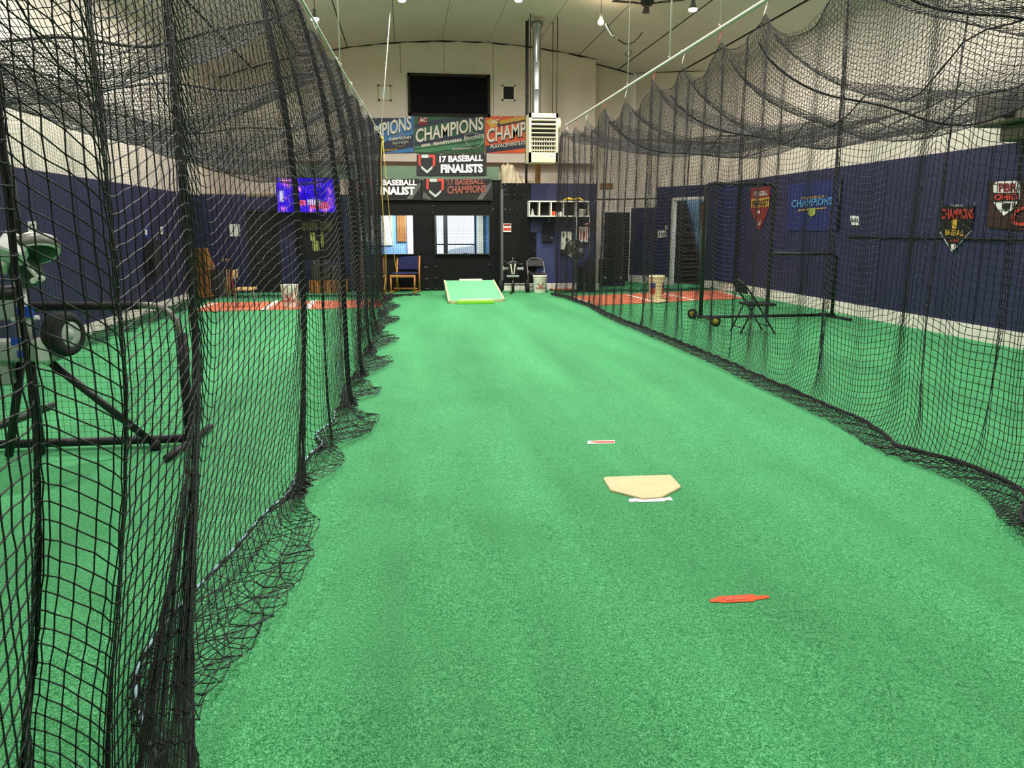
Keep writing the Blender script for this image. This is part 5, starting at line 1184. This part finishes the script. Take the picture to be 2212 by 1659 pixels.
# black bin of bats
P = gd(462, 643); Yb = float(P[1]) + .1; t = thing('bat_bin', 'black bin holding wooden bats beside the plywood stand', 'bin', (P[0], Yb, 0)); A, B = at(445, 640, Yb), at(474, 586, Yb); w_ = B[0] - A[0]; zt = B[2]
mb = MB(); 
for c, d in (((A[0] + w_ / 2, Yb, zt / 2), (w_, .02, zt)), ((A[0] + w_ / 2, Yb + .4, zt / 2), (w_, .02, zt)), ((A[0], Yb + .2, zt / 2), (.02, .4, zt)), ((B[0], Yb + .2, zt / 2), (.02, .4, zt)), ((A[0] + w_ / 2, Yb + .2, .01), (w_, .4, .02))): mb.box(c, d)
mb.build('box', 'dark_grey_plastic', t)
def bat(label, x, y, lean, z0, mt):
    t = thing('baseball_bat', label, 'bat', (x, y, z0), 'bats leaning by the bin'); d = Vector((lean, .12, 1)).normalized()
    MB().lathe((x, y, z0), [(.012, 0), (.03, .01), (.033, .25), (.026, .42), (.014, .62), (.012, .80)], 12, tuple(d)).build('barrel', mt, t)
    MB().lathe(tuple(Vector((x, y, z0)) + d * .78), [(.0125, 0), (.013, .03), (.024, .045), (.024, .055), (.012, .06)], 10, tuple(d)).build('knob', mt, t)
    MB().lathe(tuple(Vector((x, y, z0)) + d * .60), [(.0150, 0), (.0155, .01), (.0150, .17), (.014, .18)], 10, tuple(d)).build('grip', 'fabric_black', t)
for k, (px, l) in enumerate(((480, .02), (487, .02), (493, .02), (500, -.01))):
    P = gd(px, 640); bat(['tan bat leaning against the black bin, leftmost', 'tan bat standing second from the black bin', 'brown bat standing third from the black bin', 'dark red bat leaning beside the tan chair'][k], P[0], P[1] + .15, l, 0.0, ['wood_tan', 'wood_tan', 'wood_brown', 'banner_red'][k])
# papers on the left parts of the walls
def paper(name, label, x0, y0, x1, y1, Y, material='paper', cat='notice', bits=None):
    A, B = at(x0, y1, Y), at(x1, y0, Y); t = thing(name, label, cat, ((A[0] + B[0]) / 2, Y, A[2])); MB().box(((A[0] + B[0]) / 2, Y - .004, (A[2] + B[2]) / 2), (B[0] - A[0], .008, B[2] - A[2])).build('sheet', material, t)
    for (a, b_, c_, d_, m_) in (bits or []):
        P, Q = at(a, d_, Y), at(c_, b_, Y); MB().box(((P[0] + Q[0]) / 2, Y - .010, (P[2] + Q[2]) / 2), (Q[0] - P[0], .006, Q[2] - P[2])).build('print_patch', m_, t)
    return t
paper('notice', 'white paper notice on the navy wall left of the dark doorway', 497, 484, 517, 511, Yf - .03)
t = paper('poster', 'dark green poster with lime figures under the television', 642, 474, 728, 560, Yf - .03, 'vinyl_black', 'poster', [(646, 478, 718, 498, 'olive'), (670, 502, 680, 520, 'lime_print'), (690, 500, 698, 534, 'lime_print'), (676, 520, 690, 542, 'lime_print')])
def xpaper(name, label, pts, X, bits, material, cat):
    t = thing(name, label, cat, ax(sum(p[0] for p in pts) / 4, max(p[1] for p in pts), X)); MB().slab([ax(x, y, X) for x, y in pts], (-.01, 0, 0)).build('sheet', material, t)
    for q_, m_ in bits: MB().slab([ax(x, y, X + .004) for x, y in q_], (-.004, 0, 0)).build('print_patch', m_, t)
XLw = XL + .05
xpaper('notice', 'white paper notice on the left wall above the pitching machine', [(61, 479), (78, 478), (80, 502), (62, 503)], XLw, [([(64, 485), (76, 484), (76, 487), (64, 488)], 'vinyl_grey'), ([(64, 493), (76, 492), (76, 495), (64, 496)], 'vinyl_grey')], 'paper', 'notice')
xpaper('wall_sign', 'small blue sign with white patch on the left wall', [(311, 491), (319, 492), (320, 514), (312, 513)], XLw, [([(313, 496), (318, 496), (318, 508), (313, 508)], 'paper')], 'blue_sticker', 'sign')
xpaper('switch_plate', 'small cream switch plate far along the left wall', [(347, 490), (352, 490), (352, 506), (347, 506)], XLw, [([(349, 495), (350, 495), (350, 500), (349, 500)], 'vinyl_grey')], 'paper', 'switch')
# hanging dark jackets on the left wall
t = thing('jacket', 'dark jacket hanging on the left wall near the corner', 'jacket', ax(342, 590, XL + .12)); mb = MB(); out_ = [(330, 525), (337, 518), (345, 522), (351, 540), (352, 585), (344, 596), (334, 592), (329, 560)]
mb.slab([ax(x, y, XL + .2) for x, y in out_], (-.12, 0, 0)); mb.build('body', 'fabric_black', t); MB().tube([ax(338, 519, XL + .13), ax(338, 512, XL + .05)], .01, 6).build('hook', 'grey_metal', t)
# low wooden bench and stacked cases under the poster
Yq = 19.25; t = thing('wooden_crate', 'low orange-brown slatted wooden crate under the grey cases', 'crate', (X_(708, 630, Yq), Yq + .2, 0)); A, B = at(667, 631, Yq), at(752, 607, Yq)
MB().box(((A[0] + B[0]) / 2, Yq + .22, B[2] / 2), (B[0] - A[0] - .04, .36, B[2] - .02)).build('core', 'stair_brown', t)
ns = 7
for k in range(ns): MB().rbox((A[0] + (B[0] - A[0]) * (k + .5) / ns, Yq + .02, B[2] / 2), ((B[0] - A[0]) / ns - .02, .03, B[2]), .004).build('slat', 'wood_oak' if k % 2 else 'wood_brown', t)
MB().rbox(((A[0] + B[0]) / 2, Yq + .22, B[2] + .01), (B[0] - A[0], .42, .02), .004).build('top_board', 'wood_brown', t); zq = B[2] + .02
def case(label, x0, x1, z0, ytop, dy):
    A, B = at(x0, ytop + 10, Yq + dy), at(x1, ytop, Yq + dy); h = B[2] - z0; t = thing('equipment_case', label, 'case', ((A[0] + B[0]) / 2, Yq + dy + .15, z0)); MB().rbox(((A[0] + B[0]) / 2, Yq + dy + .15, z0 + h / 2), (B[0] - A[0], .30, h), .02).build('shell', 'dark_grey_plastic', t)
    MB().tube([((A[0] + B[0]) / 2 - .07, Yq + dy - .01, z0 + h * .75), ((A[0] + B[0]) / 2 - .06, Yq + dy - .03, z0 + h * .7), ((A[0] + B[0]) / 2 + .06, Yq + dy - .03, z0 + h * .7), ((A[0] + B[0]) / 2 + .07, Yq + dy - .01, z0 + h * .75)], .008, 6).build('handle', 'grey_metal', t)
    for s_ in (.2, .8): MB().rbox((A[0] + (B[0] - A[0]) * s_, Yq + dy - .003, z0 + h * .85), (.04, .012, .05), .003).build('latch', 'grey_metal', t)
    return z0 + h
case('wide grey plastic case on the slatted crate under the poster', 671, 712, zq, 562, .05); case('narrow grey plastic case on the right end of the slatted crate', 716, 746, zq, 575, .05)
# yellow rope and cable at the net's far end
t = thing('yellow_rope', 'yellow cord hanging down the far end of the left net', 'rope', gd(822, 640)); MB().tube([at(x, y, 17.6) for x, y in [(826, 300), (823, 340), (824, 400), (828, 470), (833, 540), (834, 590), (829, 632), (826, 640)]], .008, 6).build('long_strand', 'yellow_rope', t)
MB().tube([at(x, y, 17.7) for x, y in [(827, 302), (832, 360), (838, 430), (845, 500), (854, 570), (862, 628)]], .007, 6).build('slanted_strand', 'yellow_rope', t); MB().lathe(tuple(at(826, 303, 17.6)), [(.02, 0), (.03, .03), (.02, .07)], 8).build('knot', 'yellow_rope', t)
P = gd(870, 638); t = thing('cable_coil', 'tangled dark cable lying on the turf before the oak chair', 'cable', (P[0], P[1], 0)); pts = [(P[0] + .16 * math.cos(a) * (1 + .25 * math.sin(2.3 * a)) + .02 * a, P[1] + .16 * math.sin(a) * (1 + .3 * math.cos(1.7 * a)), .012 + .006 * (i % 3)) for i, a in enumerate(np.linspace(0, 16, 60))]; MB().tube(pts, .009, 6).build('loops', 'rubber', t)
MB().tube([pts[0], (P[0] - .25, P[1] + .1, .012), (P[0] - .42, P[1] + .25, .012)], .009, 6).build('tail', 'rubber', t)

# ================================================================== BAY: shelf and things on it
YC = Yr - .32
def c_(px, py, dy=0.0): v = at(px, py, YC); return Vector((v[0], YC + dy, v[2]))
A, B = c_(1143, 468), c_(1275, 434); t = thing('cubby_shelf', 'white-edged cubby shelf of five boxes on the navy wall', 'shelf', ((A.x + B.x) / 2, YC + .15, A.z)); dp = .29
zA, zB = A.z, B.z; th = .028
MB().box(((A.x + B.x) / 2, YC + dp / 2, zA + th / 2), (B.x - A.x, dp, th)).build('bottom_board', 'white_paint', t); MB().box(((A.x + B.x) / 2, YC + dp / 2, zB - th / 2), (B.x - A.x, dp, th)).build('top_board', 'white_paint', t)
MB().box(((A.x + B.x) / 2, YC + dp - .005, (zA + zB) / 2), (B.x - A.x - .02, .01, zB - zA - 2 * th)).build('back_board', 'heater_dark', t)
for k, px in enumerate((1144, 1166, 1191, 1218, 1245.5, 1274)): X = float(c_(px, 450).x); MB().box((X, YC + dp / 2, (zA + zB) / 2), (.022, dp - .01, zB - zA - 2 * th)).build('divider', 'white_paint', t)
for px in (1246, 1274): X = float(c_(px, 450).x); MB().tube([(X, YC, zA), (X, YC, float(c_(px, 575).z))], .012, 6).build('side_strip', 'white_paint', t)
zs = zA + th + .001
P = c_(1152, 465); t = thing('training_cone', 'small grey cone in the leftmost cubby', 'cone', (P.x, YC + .12, zs)); MB().lathe((P.x, YC + .12, zs), [(.055, 0), (.05, .01), (.012, .16), (.008, .165)], 14).build('cone_shell', 'letter_silver', t); MB().box((P.x, YC + .12, zs + .004), (.12, .12, .008)).build('foot', 'letter_silver', t)
P = c_(1197, 465); t = thing('orange_roll', 'orange plastic roll in the third cubby', 'tape roll', (P.x, YC + .1, zs)); MB().lathe((P.x, YC + .1, zs), [(.035, 0), (.05, .0), (.052, .01), (.052, .09), (.05, .1), (.035, .1)], 18).build('roll', 'orange_plastic', t); MB().lathe((P.x, YC + .1, zs + .001), [(.03, 0), (.03, .098)], 14).build('core', 'cardboard', t)
P = c_(1207, 465); t = thing('carton', 'small white carton next to the orange roll', 'box', (P.x + .02, YC + .1, zs)); MB().rbox((P.x + .03, YC + .1, zs + .04), (.16, .1, .08), .004).build('body', 'paper', t); MB().box((P.x + .07, YC + .1, zs + .09), (.06, .1, .003), (0, -.4, 0)).build('flap', 'paper', t)
P = c_(1178, 465); t = thing('glove', 'crumpled dark glove in the second cubby', 'glove', (P.x, YC + .1, zs)); MB().lathe((P.x - .02, YC + .1, zs), [(.07, 0), (.085, .015), (.06, .04), (.02, .05)], 12).build('palm', 'fabric_black', t)
for k in range(4): MB().tube([(P.x + .03 + .02 * k, YC + .06 + .02 * k, zs + .015), (P.x + .08 + .015 * k, YC + .03 + .02 * k, zs + .012)], .011, 6).build('finger', 'fabric_black', t)
P = c_(1259, 460); t = thing('basket', 'white plastic basket in the rightmost cubby', 'basket', (P.x, YC + .12, zs)); mb = MB(); mb.lathe((P.x, YC + .12, zs), [(.07, 0), (.09, .13), (.10, .135), (.10, .15), (.086, .15), (.066, .01)], 16); mb.build('tub', 'bucket_white', t)
for k in range(10): a = k * .63; MB().tube([(P.x + .074 * math.cos(a), YC + .12 + .074 * math.sin(a), zs + .01), (P.x + .093 * math.cos(a), YC + .12 + .093 * math.sin(a), zs + .13)], .006, 5).build('rib', 'letter_silver', t)
# yellow towel on top
P, Q = c_(1217, 434), c_(1262, 434); t = thing('towel', 'crumpled yellow towel lying on top of the cubby shelf', 'towel', ((P.x + Q.x) / 2, YC + .12, zB)); V = []; nu, nv = 18, 8; g = np.random.default_rng(3)
for i in range(nu):
    for j in range(nv):
        u, v = i / (nu - 1), j / (nv - 1); V.append((P.x + (Q.x - P.x) * u + .01 * g.random(), YC - .01 + .26 * v, zB + .004 + .10 * math.sin(math.pi * u) ** .8 * math.sin(math.pi * min(1, v + .12)) * (.7 + .3 * math.sin(9 * u)) + .02 * g.random()))
MB().add(V, [(i * nv + j, (i + 1) * nv + j, (i + 1) * nv + j + 1, i * nv + j + 1) for i in range(nu - 1) for j in range(nv - 1)], True).build('cloth', 'yellow_towel', t)
for s_ in (-1, 1): MB().rbox(((P.x + Q.x) / 2 + s_ * .22, YC + .05, zB + .012), (.10, .12, .02), .008).build('fold', 'yellow_towel', t)
# black pouch
P, Q = at(1172, 522, Yr - .08), at(1196, 482, Yr - .08); t = thing('hanging_pouch', 'black fabric pouch hanging below the cubby shelf', 'bag', ((P[0] + Q[0]) / 2, Yr - .08, P[2])); MB().slab([at(1171, 523, Yr - .1), at(1194, 522, Yr - .1), at(1196, 505, Yr - .1), at(1197, 481, Yr - .1), at(1174, 481, Yr - .1), at(1172, 500, Yr - .1)], (0, .07, 0)).build('body', 'fabric_black', t)
MB().tube([at(1184, 482, Yr - .06), at(1188, 470, Yr - .05)], .008, 6).build('strap', 'letter_silver', t); P = at(1192, 514, Yr - .105); MB().box(tuple(P), (.05, .006, .012)).build('tag', 'letter_silver', t)
# white dispenser box with black fittings
P, Q = at(1212, 540, Yr - .10), at(1236, 500, Yr - .10); t = thing('dispenser', 'cream plastic dispenser on the navy wall behind the round fan', 'dispenser', ((P[0] + Q[0]) / 2, Yr - .05, P[2])); MB().rbox(((P[0] + Q[0]) / 2, Yr - .06, (P[2] + Q[2]) / 2), (Q[0] - P[0], .08, Q[2] - P[2]), .02).build('body', 'bucket_white', t)
for x0, y0, x1, y1 in ((1216, 503, 1219, 512), (1222, 515, 1228, 520)): a, b = at(x0, y1, Yr - .11), at(x1, y0, Yr - .11); MB().box(((a[0] + b[0]) / 2, Yr - .108, (a[2] + b[2]) / 2), (b[0] - a[0], .02, b[2] - a[2])).build('slot', 'heater_dark', t)
a, b = at(1211, 551, Yr - .1), at(1224, 540, Yr - .1); MB().rbox(((a[0] + b[0]) / 2, Yr - .06, (a[2] + b[2]) / 2), (b[0] - a[0], .08, b[2] - a[2] - .004), .01).build('lower_cover', 'heater_dark', t)
# red and white poster, small red sign
paper('poster', 'red and white poster below the cubby shelf by the net edge', 1251, 490, 1270, 523, Yr - .10, 'paper', 'poster', [(1253, 494, 1256, 518, 'banner_red'), (1259, 500, 1264, 512, 'print_red'), (1266, 494, 1268, 519, 'letter_red')])
paper('warning_card', 'small red card above the red and white poster', 1262, 480, 1272, 489, Yr - .10, 'banner_red', 'sign', [(1264, 482, 1270, 485, 'letter_white')])
t = paper('fire_sign', 'red and white notice on the black wall above the small pitching machine', 1087, 483, 1104, 501, Yr - .04, 'paper', 'sign', [(1088, 484, 1103, 488, 'banner_red'), (1088, 492, 1103, 498, 'letter_red')])
# round pedestal fan
P = at(1241, 539, 18.8); fx, fz_ = float(P[0]), float(P[2]); Yp = 18.8; t = thing('pedestal_fan', 'round grey pedestal fan on a black pole behind the net edge', 'fan', (fx, Yp, 0)); R_ = .235
mb = MB()
for k in range(7): r = R_ * (k + 1) / 7; mb.tube([(fx + r * math.cos(a), Yp - .09 + .06 * (k / 6) ** 2, fz_ + r * math.sin(a)) for a in np.linspace(0, 2 * math.pi, 28)], .0035, 4, False)
for k in range(24): a = 2 * math.pi * k / 24; mb.tube([(fx + .03 * math.cos(a), Yp - .09, fz_ + .03 * math.sin(a)), (fx + R_ * .6 * math.cos(a), Yp - .07, fz_ + R_ * .6 * math.sin(a)), (fx + R_ * math.cos(a), Yp - .03, fz_ + R_ * math.sin(a))], .003, 4, False)
mb.build('front_guard', 'grey_metal', t); MB().lathe((fx, Yp, fz_), [(R_, .035), (R_ * 1.03, .02), (R_ * 1.03, 0), (R_, -.02), (R_ * .5, -.09), (.06, -.11)], 28, (0, -1, 0)).build('rear_guard', 'dark_metal', t)
for k in range(3):
    a = 2.1 * k; d = Vector((math.cos(a), 0, math.sin(a))); s_ = Vector((-d.z, 0, d.x)); c = Vector((fx, Yp - .05, fz_)); MB().slab([c + d * .04 - s_ * .03, c + d * .2 - s_ * .08, c + d * .21 + s_ * .03, c + d * .04 + s_ * .03], (0, .006, 0)).build('blade', 'letter_silver', t)
MB().lathe((fx, Yp, fz_), [(.06, -.24), (.07, -.22), (.07, -.1), (.04, -.06)], 14, (0, -1, 0)).build('motor', 'dark_metal', t); MB().tube([(fx, Yp + .15, fz_ - .05), (fx, Yp + .12, .05)], .018, 8).build('pole', 'black_pipe', t); MB().lathe((fx, Yp + .12, 0), [(.20, 0), (.20, .02), (.05, .05), (.02, .06)], 20).build('base', 'black_pipe', t)
# black equipment bags at the foot of the bay
def bag(label, x0, x1, y0, y1, Y, group=None):
    A, B = at(x0, y1, Y), at(x1, y0, Y); w_, h = B[0] - A[0], B[2]; t = thing('equipment_bag', label, 'bag', ((A[0] + B[0]) / 2, Y + .15, 0)); bm = bmesh.new(); bmesh.ops.create_cube(bm, size=1); bmesh.ops.subdivide_edges(bm, edges=bm.edges[:], cuts=3, use_grid_fill=True)
    for v in bm.verts: 
        q_ = v.co * 2; f_ = 1 - .10 * (q_.x ** 2 + q_.y ** 2) + .03 * math.sin(7 * q_.z + 3 * q_.x); v.co = Vector((v.co.x * w_ * f_, v.co.y * .32 * f_, (v.co.z + .5) * h * (1 - .06 * (q_.x ** 2))))
    bm.verts.index_update(); MB().add([v.co + Vector(((A[0] + B[0]) / 2, Y + .15, 0)) for v in bm.verts], [[v.index for v in f.verts] for f in bm.faces], True).build('body', 'fabric_black', t); bm.free()
    MB().tube([((A[0] + B[0]) / 2 - .08, Y + .1, h * .93), ((A[0] + B[0]) / 2 - .07, Y + .1, h + .07), ((A[0] + B[0]) / 2 + .07, Y + .1, h + .07), ((A[0] + B[0]) / 2 + .08, Y + .1, h * .93)], .012, 6).build('strap', 'fabric_black', t); MB().tube([(A[0] + .06, Y - .005, h * .7), (B[0] - .06, Y - .005, h * .7)], .006, 5).build('zip', 'grey_metal', t)
bag('tall black equipment bag standing by the bay corner behind the net', 1266, 1290, 560, 628, 18.72); bag('low black equipment bag beside the pedestal fan', 1249, 1264, 575, 628, 19.02)
t = thing('floor_cone', 'black box speaker-like case with white corner dots by the black far door', 'case', at(1322, 606, 20.6)); A, B = at(1300, 606, 20.6), at(1352, 560, 20.6); MB().rbox(((A[0] + B[0]) / 2, 20.8, B[2] / 2), (B[0] - A[0], .4, B[2]), .02).build('shell', 'fabric_black', t)
t.name = 'travel_case'; t['label'] = 'black travel case with pale corner caps before the far door'
for px in (1308, 1342): P = at(px, 600, 20.59); MB().rbox((P[0], 20.592, max(P[2], .05)), (.05, .02, .06), .006).build('corner_cap', 'paper', t)
# orange hose by the bucket
P = gd(1192, 628); t = thing('extension_cord', 'orange extension cord heaped along the kerb right of the white bucket', 'cord', (P[0], P[1], 0)); pts = [(P[0] + .55 * i / 50, P[1] - .05 + .06 * math.sin(i * .9), .012 + .02 * (1 + math.sin(i * 1.7))) for i in range(51)]; MB().tube(pts, .012, 6).build('loops', 'orange_tape', t); MB().rbox((P[0] - .03, P[1] - .05, .03), (.07, .04, .04), .008).build('plug', 'heater_dark', t)

# ================================================================== SMALL TWO-WHEEL PITCHING MACHINE
Yp = 18.75
def k_(px, py, dy=0.0): v = at(px, py, Yp); return Vector((v[0], Yp + dy, max(v[2], .012)))
c0 = k_(1108, 625); t = thing('pitching_machine', 'black two-wheel pitching machine on transport tyres before the black wall', 'pitching machine', (c0.x, Yp, 0))
MB().tube([k_(1108, 612), k_(1107.5, 590)], .03, 8).build('post', 'black_pipe', t); MB().tube([(c0.x, Yp, .02), (c0.x, Yp, k_(1108, 606).z)], .035, 8).build('lower_post', 'black_pipe', t)
MB().tube([(c0.x, Yp, .03), (c0.x - .1, Yp - .3, .02)], .02, 8).build('leg', 'black_pipe', t); MB().tube([k_(1084, 616, .1), k_(1141, 616, .1)], .016, 8).build('axle', 'dark_metal', t)
for px in (1082.5, 1140): P = k_(px, 612, .1); P.z = .16; MB().lathe(tuple(P), [(.07, -.035), (.14, -.035), (.158, -.02), (.158, .02), (.14, .035), (.07, .035)], 22, (1, 0, 0)).build('transport_tyre', 'rubber', t); MB().lathe(tuple(P), [(.07, -.03), (.07, .03), (.02, .05), (.001, .05)], 14, (1, 0, 0)).build('tyre_hub', 'grey_metal', t)
A, B = k_(1094, 599), k_(1121, 594); MB().rbox(((A.x + B.x) / 2, Yp - .02, (A.z + B.z) / 2), (B.x - A.x, .07, B.z - A.z), .01).build('front_plate', 'machine_grey', t)
for (a, b) in ((1088, 1099), (1117, 1129)):
    A, B = k_(a, 580.5), k_(b, 580.5); MB().tube([A, B], .032, 14).build('motor', 'grey_metal' if a < 1100 else 'letter_silver', t)
    e_ = A if a < 1100 else B; MB().tube([e_ - Vector((.012, 0, 0)), e_ + Vector((.012, 0, 0))], .048, 14).build('motor_cap', 'letter_silver', t)
MB().slab([k_(1101, 569, -.05), k_(1104, 570, -.05), k_(1107, 592, -.05), k_(1105, 592, -.05)], (0, .03, 0)).build('guide_rail', 'letter_cream', t); MB().slab([k_(1114, 569, -.05), k_(1111, 570, -.05), k_(1109, 592, -.05), k_(1110.5, 592, -.05)], (0, .03, 0)).build('guide_rail', 'letter_cream', t)
A, B = k_(1098, 594), k_(1118, 567); MB().rbox(((A.x + B.x) / 2, Yp + .06, (A.z + B.z) / 2), (B.x - A.x, .16, B.z - A.z), .02).build('housing', 'heater_dark', t)
MB().tube([k_(1094, 570), k_(1101, 566), k_(1108, 564.5), k_(1115, 566), k_(1120, 569)], .010, 6).build('top_hoop', 'grey_metal', t); MB().tube([k_(1108, 565), k_(1107.5, 556)], .012, 6).build('aiming_handle', 'grey_metal', t); MB().rbox(tuple(k_(1126, 570.5)), (.09, .08, .03), .006).build('side_box', 'dark_grey_plastic', t)

# ================================================================== OUTSIDE: parked car seen through the lobby door
t = thing('car', 'white parked car outside the glazed lobby door', 'car', (3.6, 31.0, -.07)); prof = [(-2.1, .25), (-2.1, .65), (-1.9, .8), (-1.15, .9), (-.5, 1.38), (.75, 1.42), (1.45, .98), (2.05, .9), (2.15, .6), (2.15, .25)]
MB().slab([(3.6 + x, 30.2, z - .07) for x, z in prof], (0, 1.65, 0)).build('body', 'car_white', t); MB().slab([(3.6 + x, 30.17, z - .07) for x, z in [(-.95, .95), (-.42, 1.3), (.15, 1.33), (.15, .95)]], (0, .02, 0)).build('side_window', 'car_glass', t); MB().slab([(3.6 + x, 30.17, z - .07) for x, z in [(.22, .95), (.22, 1.33), (.72, 1.34), (1.2, .98)]], (0, .02, 0)).build('side_window', 'car_glass', t)
for x in (-1.35, 1.35):
    for y in (30.2, 31.6): MB().lathe((3.6 + x, y, .25), [(.2, -.08), (.32, -.08), (.33, 0), (.32, .16), (.2, .16)], 20, (0, 1, 0)).build('wheel', 'rubber', t)
# wood notice board inside the lobby, seen through the left opening
P, Q = at(858, 522, LY - .05), at(877, 466, LY - .05); t = thing('wooden_board', 'brown wooden notice board on the blue lobby wall', 'board', ((P[0] + Q[0]) / 2, LY - .03, P[2])); w_ = Q[0] - P[0]
for k in range(4): MB().rbox((P[0] + w_ * (k + .5) / 4, LY - .03, (P[2] + Q[2] + .2) / 2), (w_ / 4 - .006, .03, Q[2] - P[2] + .2), .004).build('plank', 'wood_brown', t)
# blue drape on the right wall next to the tall screen
t = thing('curtain', 'bright navy drape hanging on the right wall near the splayed corner', 'curtain', (7.8, 18.5, .25)); y0, y1 = float(ax(1585, 600, 7.82)[1]), float(ax(1541, 600, 7.82)[1]); n = 26; zt = 2.6; V = []
for i in range(n + 1):
    y = y0 + (y1 - y0) * i / n; x = 7.80 + .035 * math.sin(i * 1.25); V += [(x, y, .24), (x, y, zt), (x + .01, y, .24), (x + .01, y, zt)]
MB().add(V, [f for i in range(n) for f in ((4 * i, 4 * i + 4, 4 * i + 5, 4 * i + 1), (4 * i + 2, 4 * i + 3, 4 * i + 7, 4 * i + 6))] + [(0, 1, 3, 2), (4 * n, 4 * n + 2, 4 * n + 3, 4 * n + 1)], True).build('cloth', 'navy_curtain', t); MB().tube([(7.80, y0 - .1, zt + .01), (7.80, y1 + .1, zt + .01)], .015, 8).build('curtain_rod', 'black_pipe', t)
# pipe across the far end of the right cage
t = thing('cross_pipe', 'thin grey pipe crossing the far end of the right cage', 'pipe', at(1350, 430, 18.6)); A, B = at(1288, 431, 18.6), at(1420, 429, 18.6); MB().tube([A, B], .016, 8).build('tube', 'dark_metal', t); MB().tube([A, A + np.array([-.08, 0, -.10])], .016, 8).build('bent_end', 'grey_metal', t)
# notices on the splayed wall
def splay_paper(name, label, pts, material, cat):
    t = thing(name, label, cat, sp(sum(p[0] for p in pts) / len(pts), max(p[1] for p in pts), .06)); P = [Vector(sp(x, y, .05)) for x, y in pts]; nn = Vector((-.8, -.5, 0)) * .015; MB().slab(P, nn).build('sheet', material, t); return t
t = splay_paper('switch_plate', 'four-gang cream switch plate beside the staircase doorway', [(1421, 499), (1439, 497), (1440, 512), (1421, 514)], 'paper', 'switch')
for k in range(4): MB().slab([Vector(sp(x, y, .068)) for x, y in ((1424 + 4 * k, 502), (1425.5 + 4 * k, 502), (1425.5 + 4 * k, 510), (1424 + 4 * k, 510))], Vector((-.8, -.5, 0)) * .006).build('toggle', 'vinyl_grey', t)
t = splay_paper('thermostat', 'small grey thermostat above the switches beside the staircase doorway', [(1437, 487), (1443, 487), (1443, 496), (1437, 496)], 'letter_silver', 'thermostat'); MB().slab([Vector(sp(x, y, .068)) for x, y in ((1438.5, 489), (1441.5, 489), (1441.5, 492), (1438.5, 492))], Vector((-.8, -.5, 0)) * .004).build('dial', 'vinyl_grey', t)

# dark cable stapled along the right wall
t = thing('wall_cable', 'dark cable stapled along the right wall behind the shield pennant', 'cable', ax(2000, 514, XR - .06)); X = XR - .055
P_ = [ax(x, y, X) for x, y in [(1830, 511), (1900, 512), (1980, 513), (2060, 515), (2140, 516), (2230, 519), (2400, 522)]]; MB().tube(P_, .016, 6).build('run', 'heater_dark', t)
for p in P_[1:-1]: MB().rbox((X - .005, p[1], p[2]), (.03, .03, .05), .004).build('clip', 'dark_trim', t)
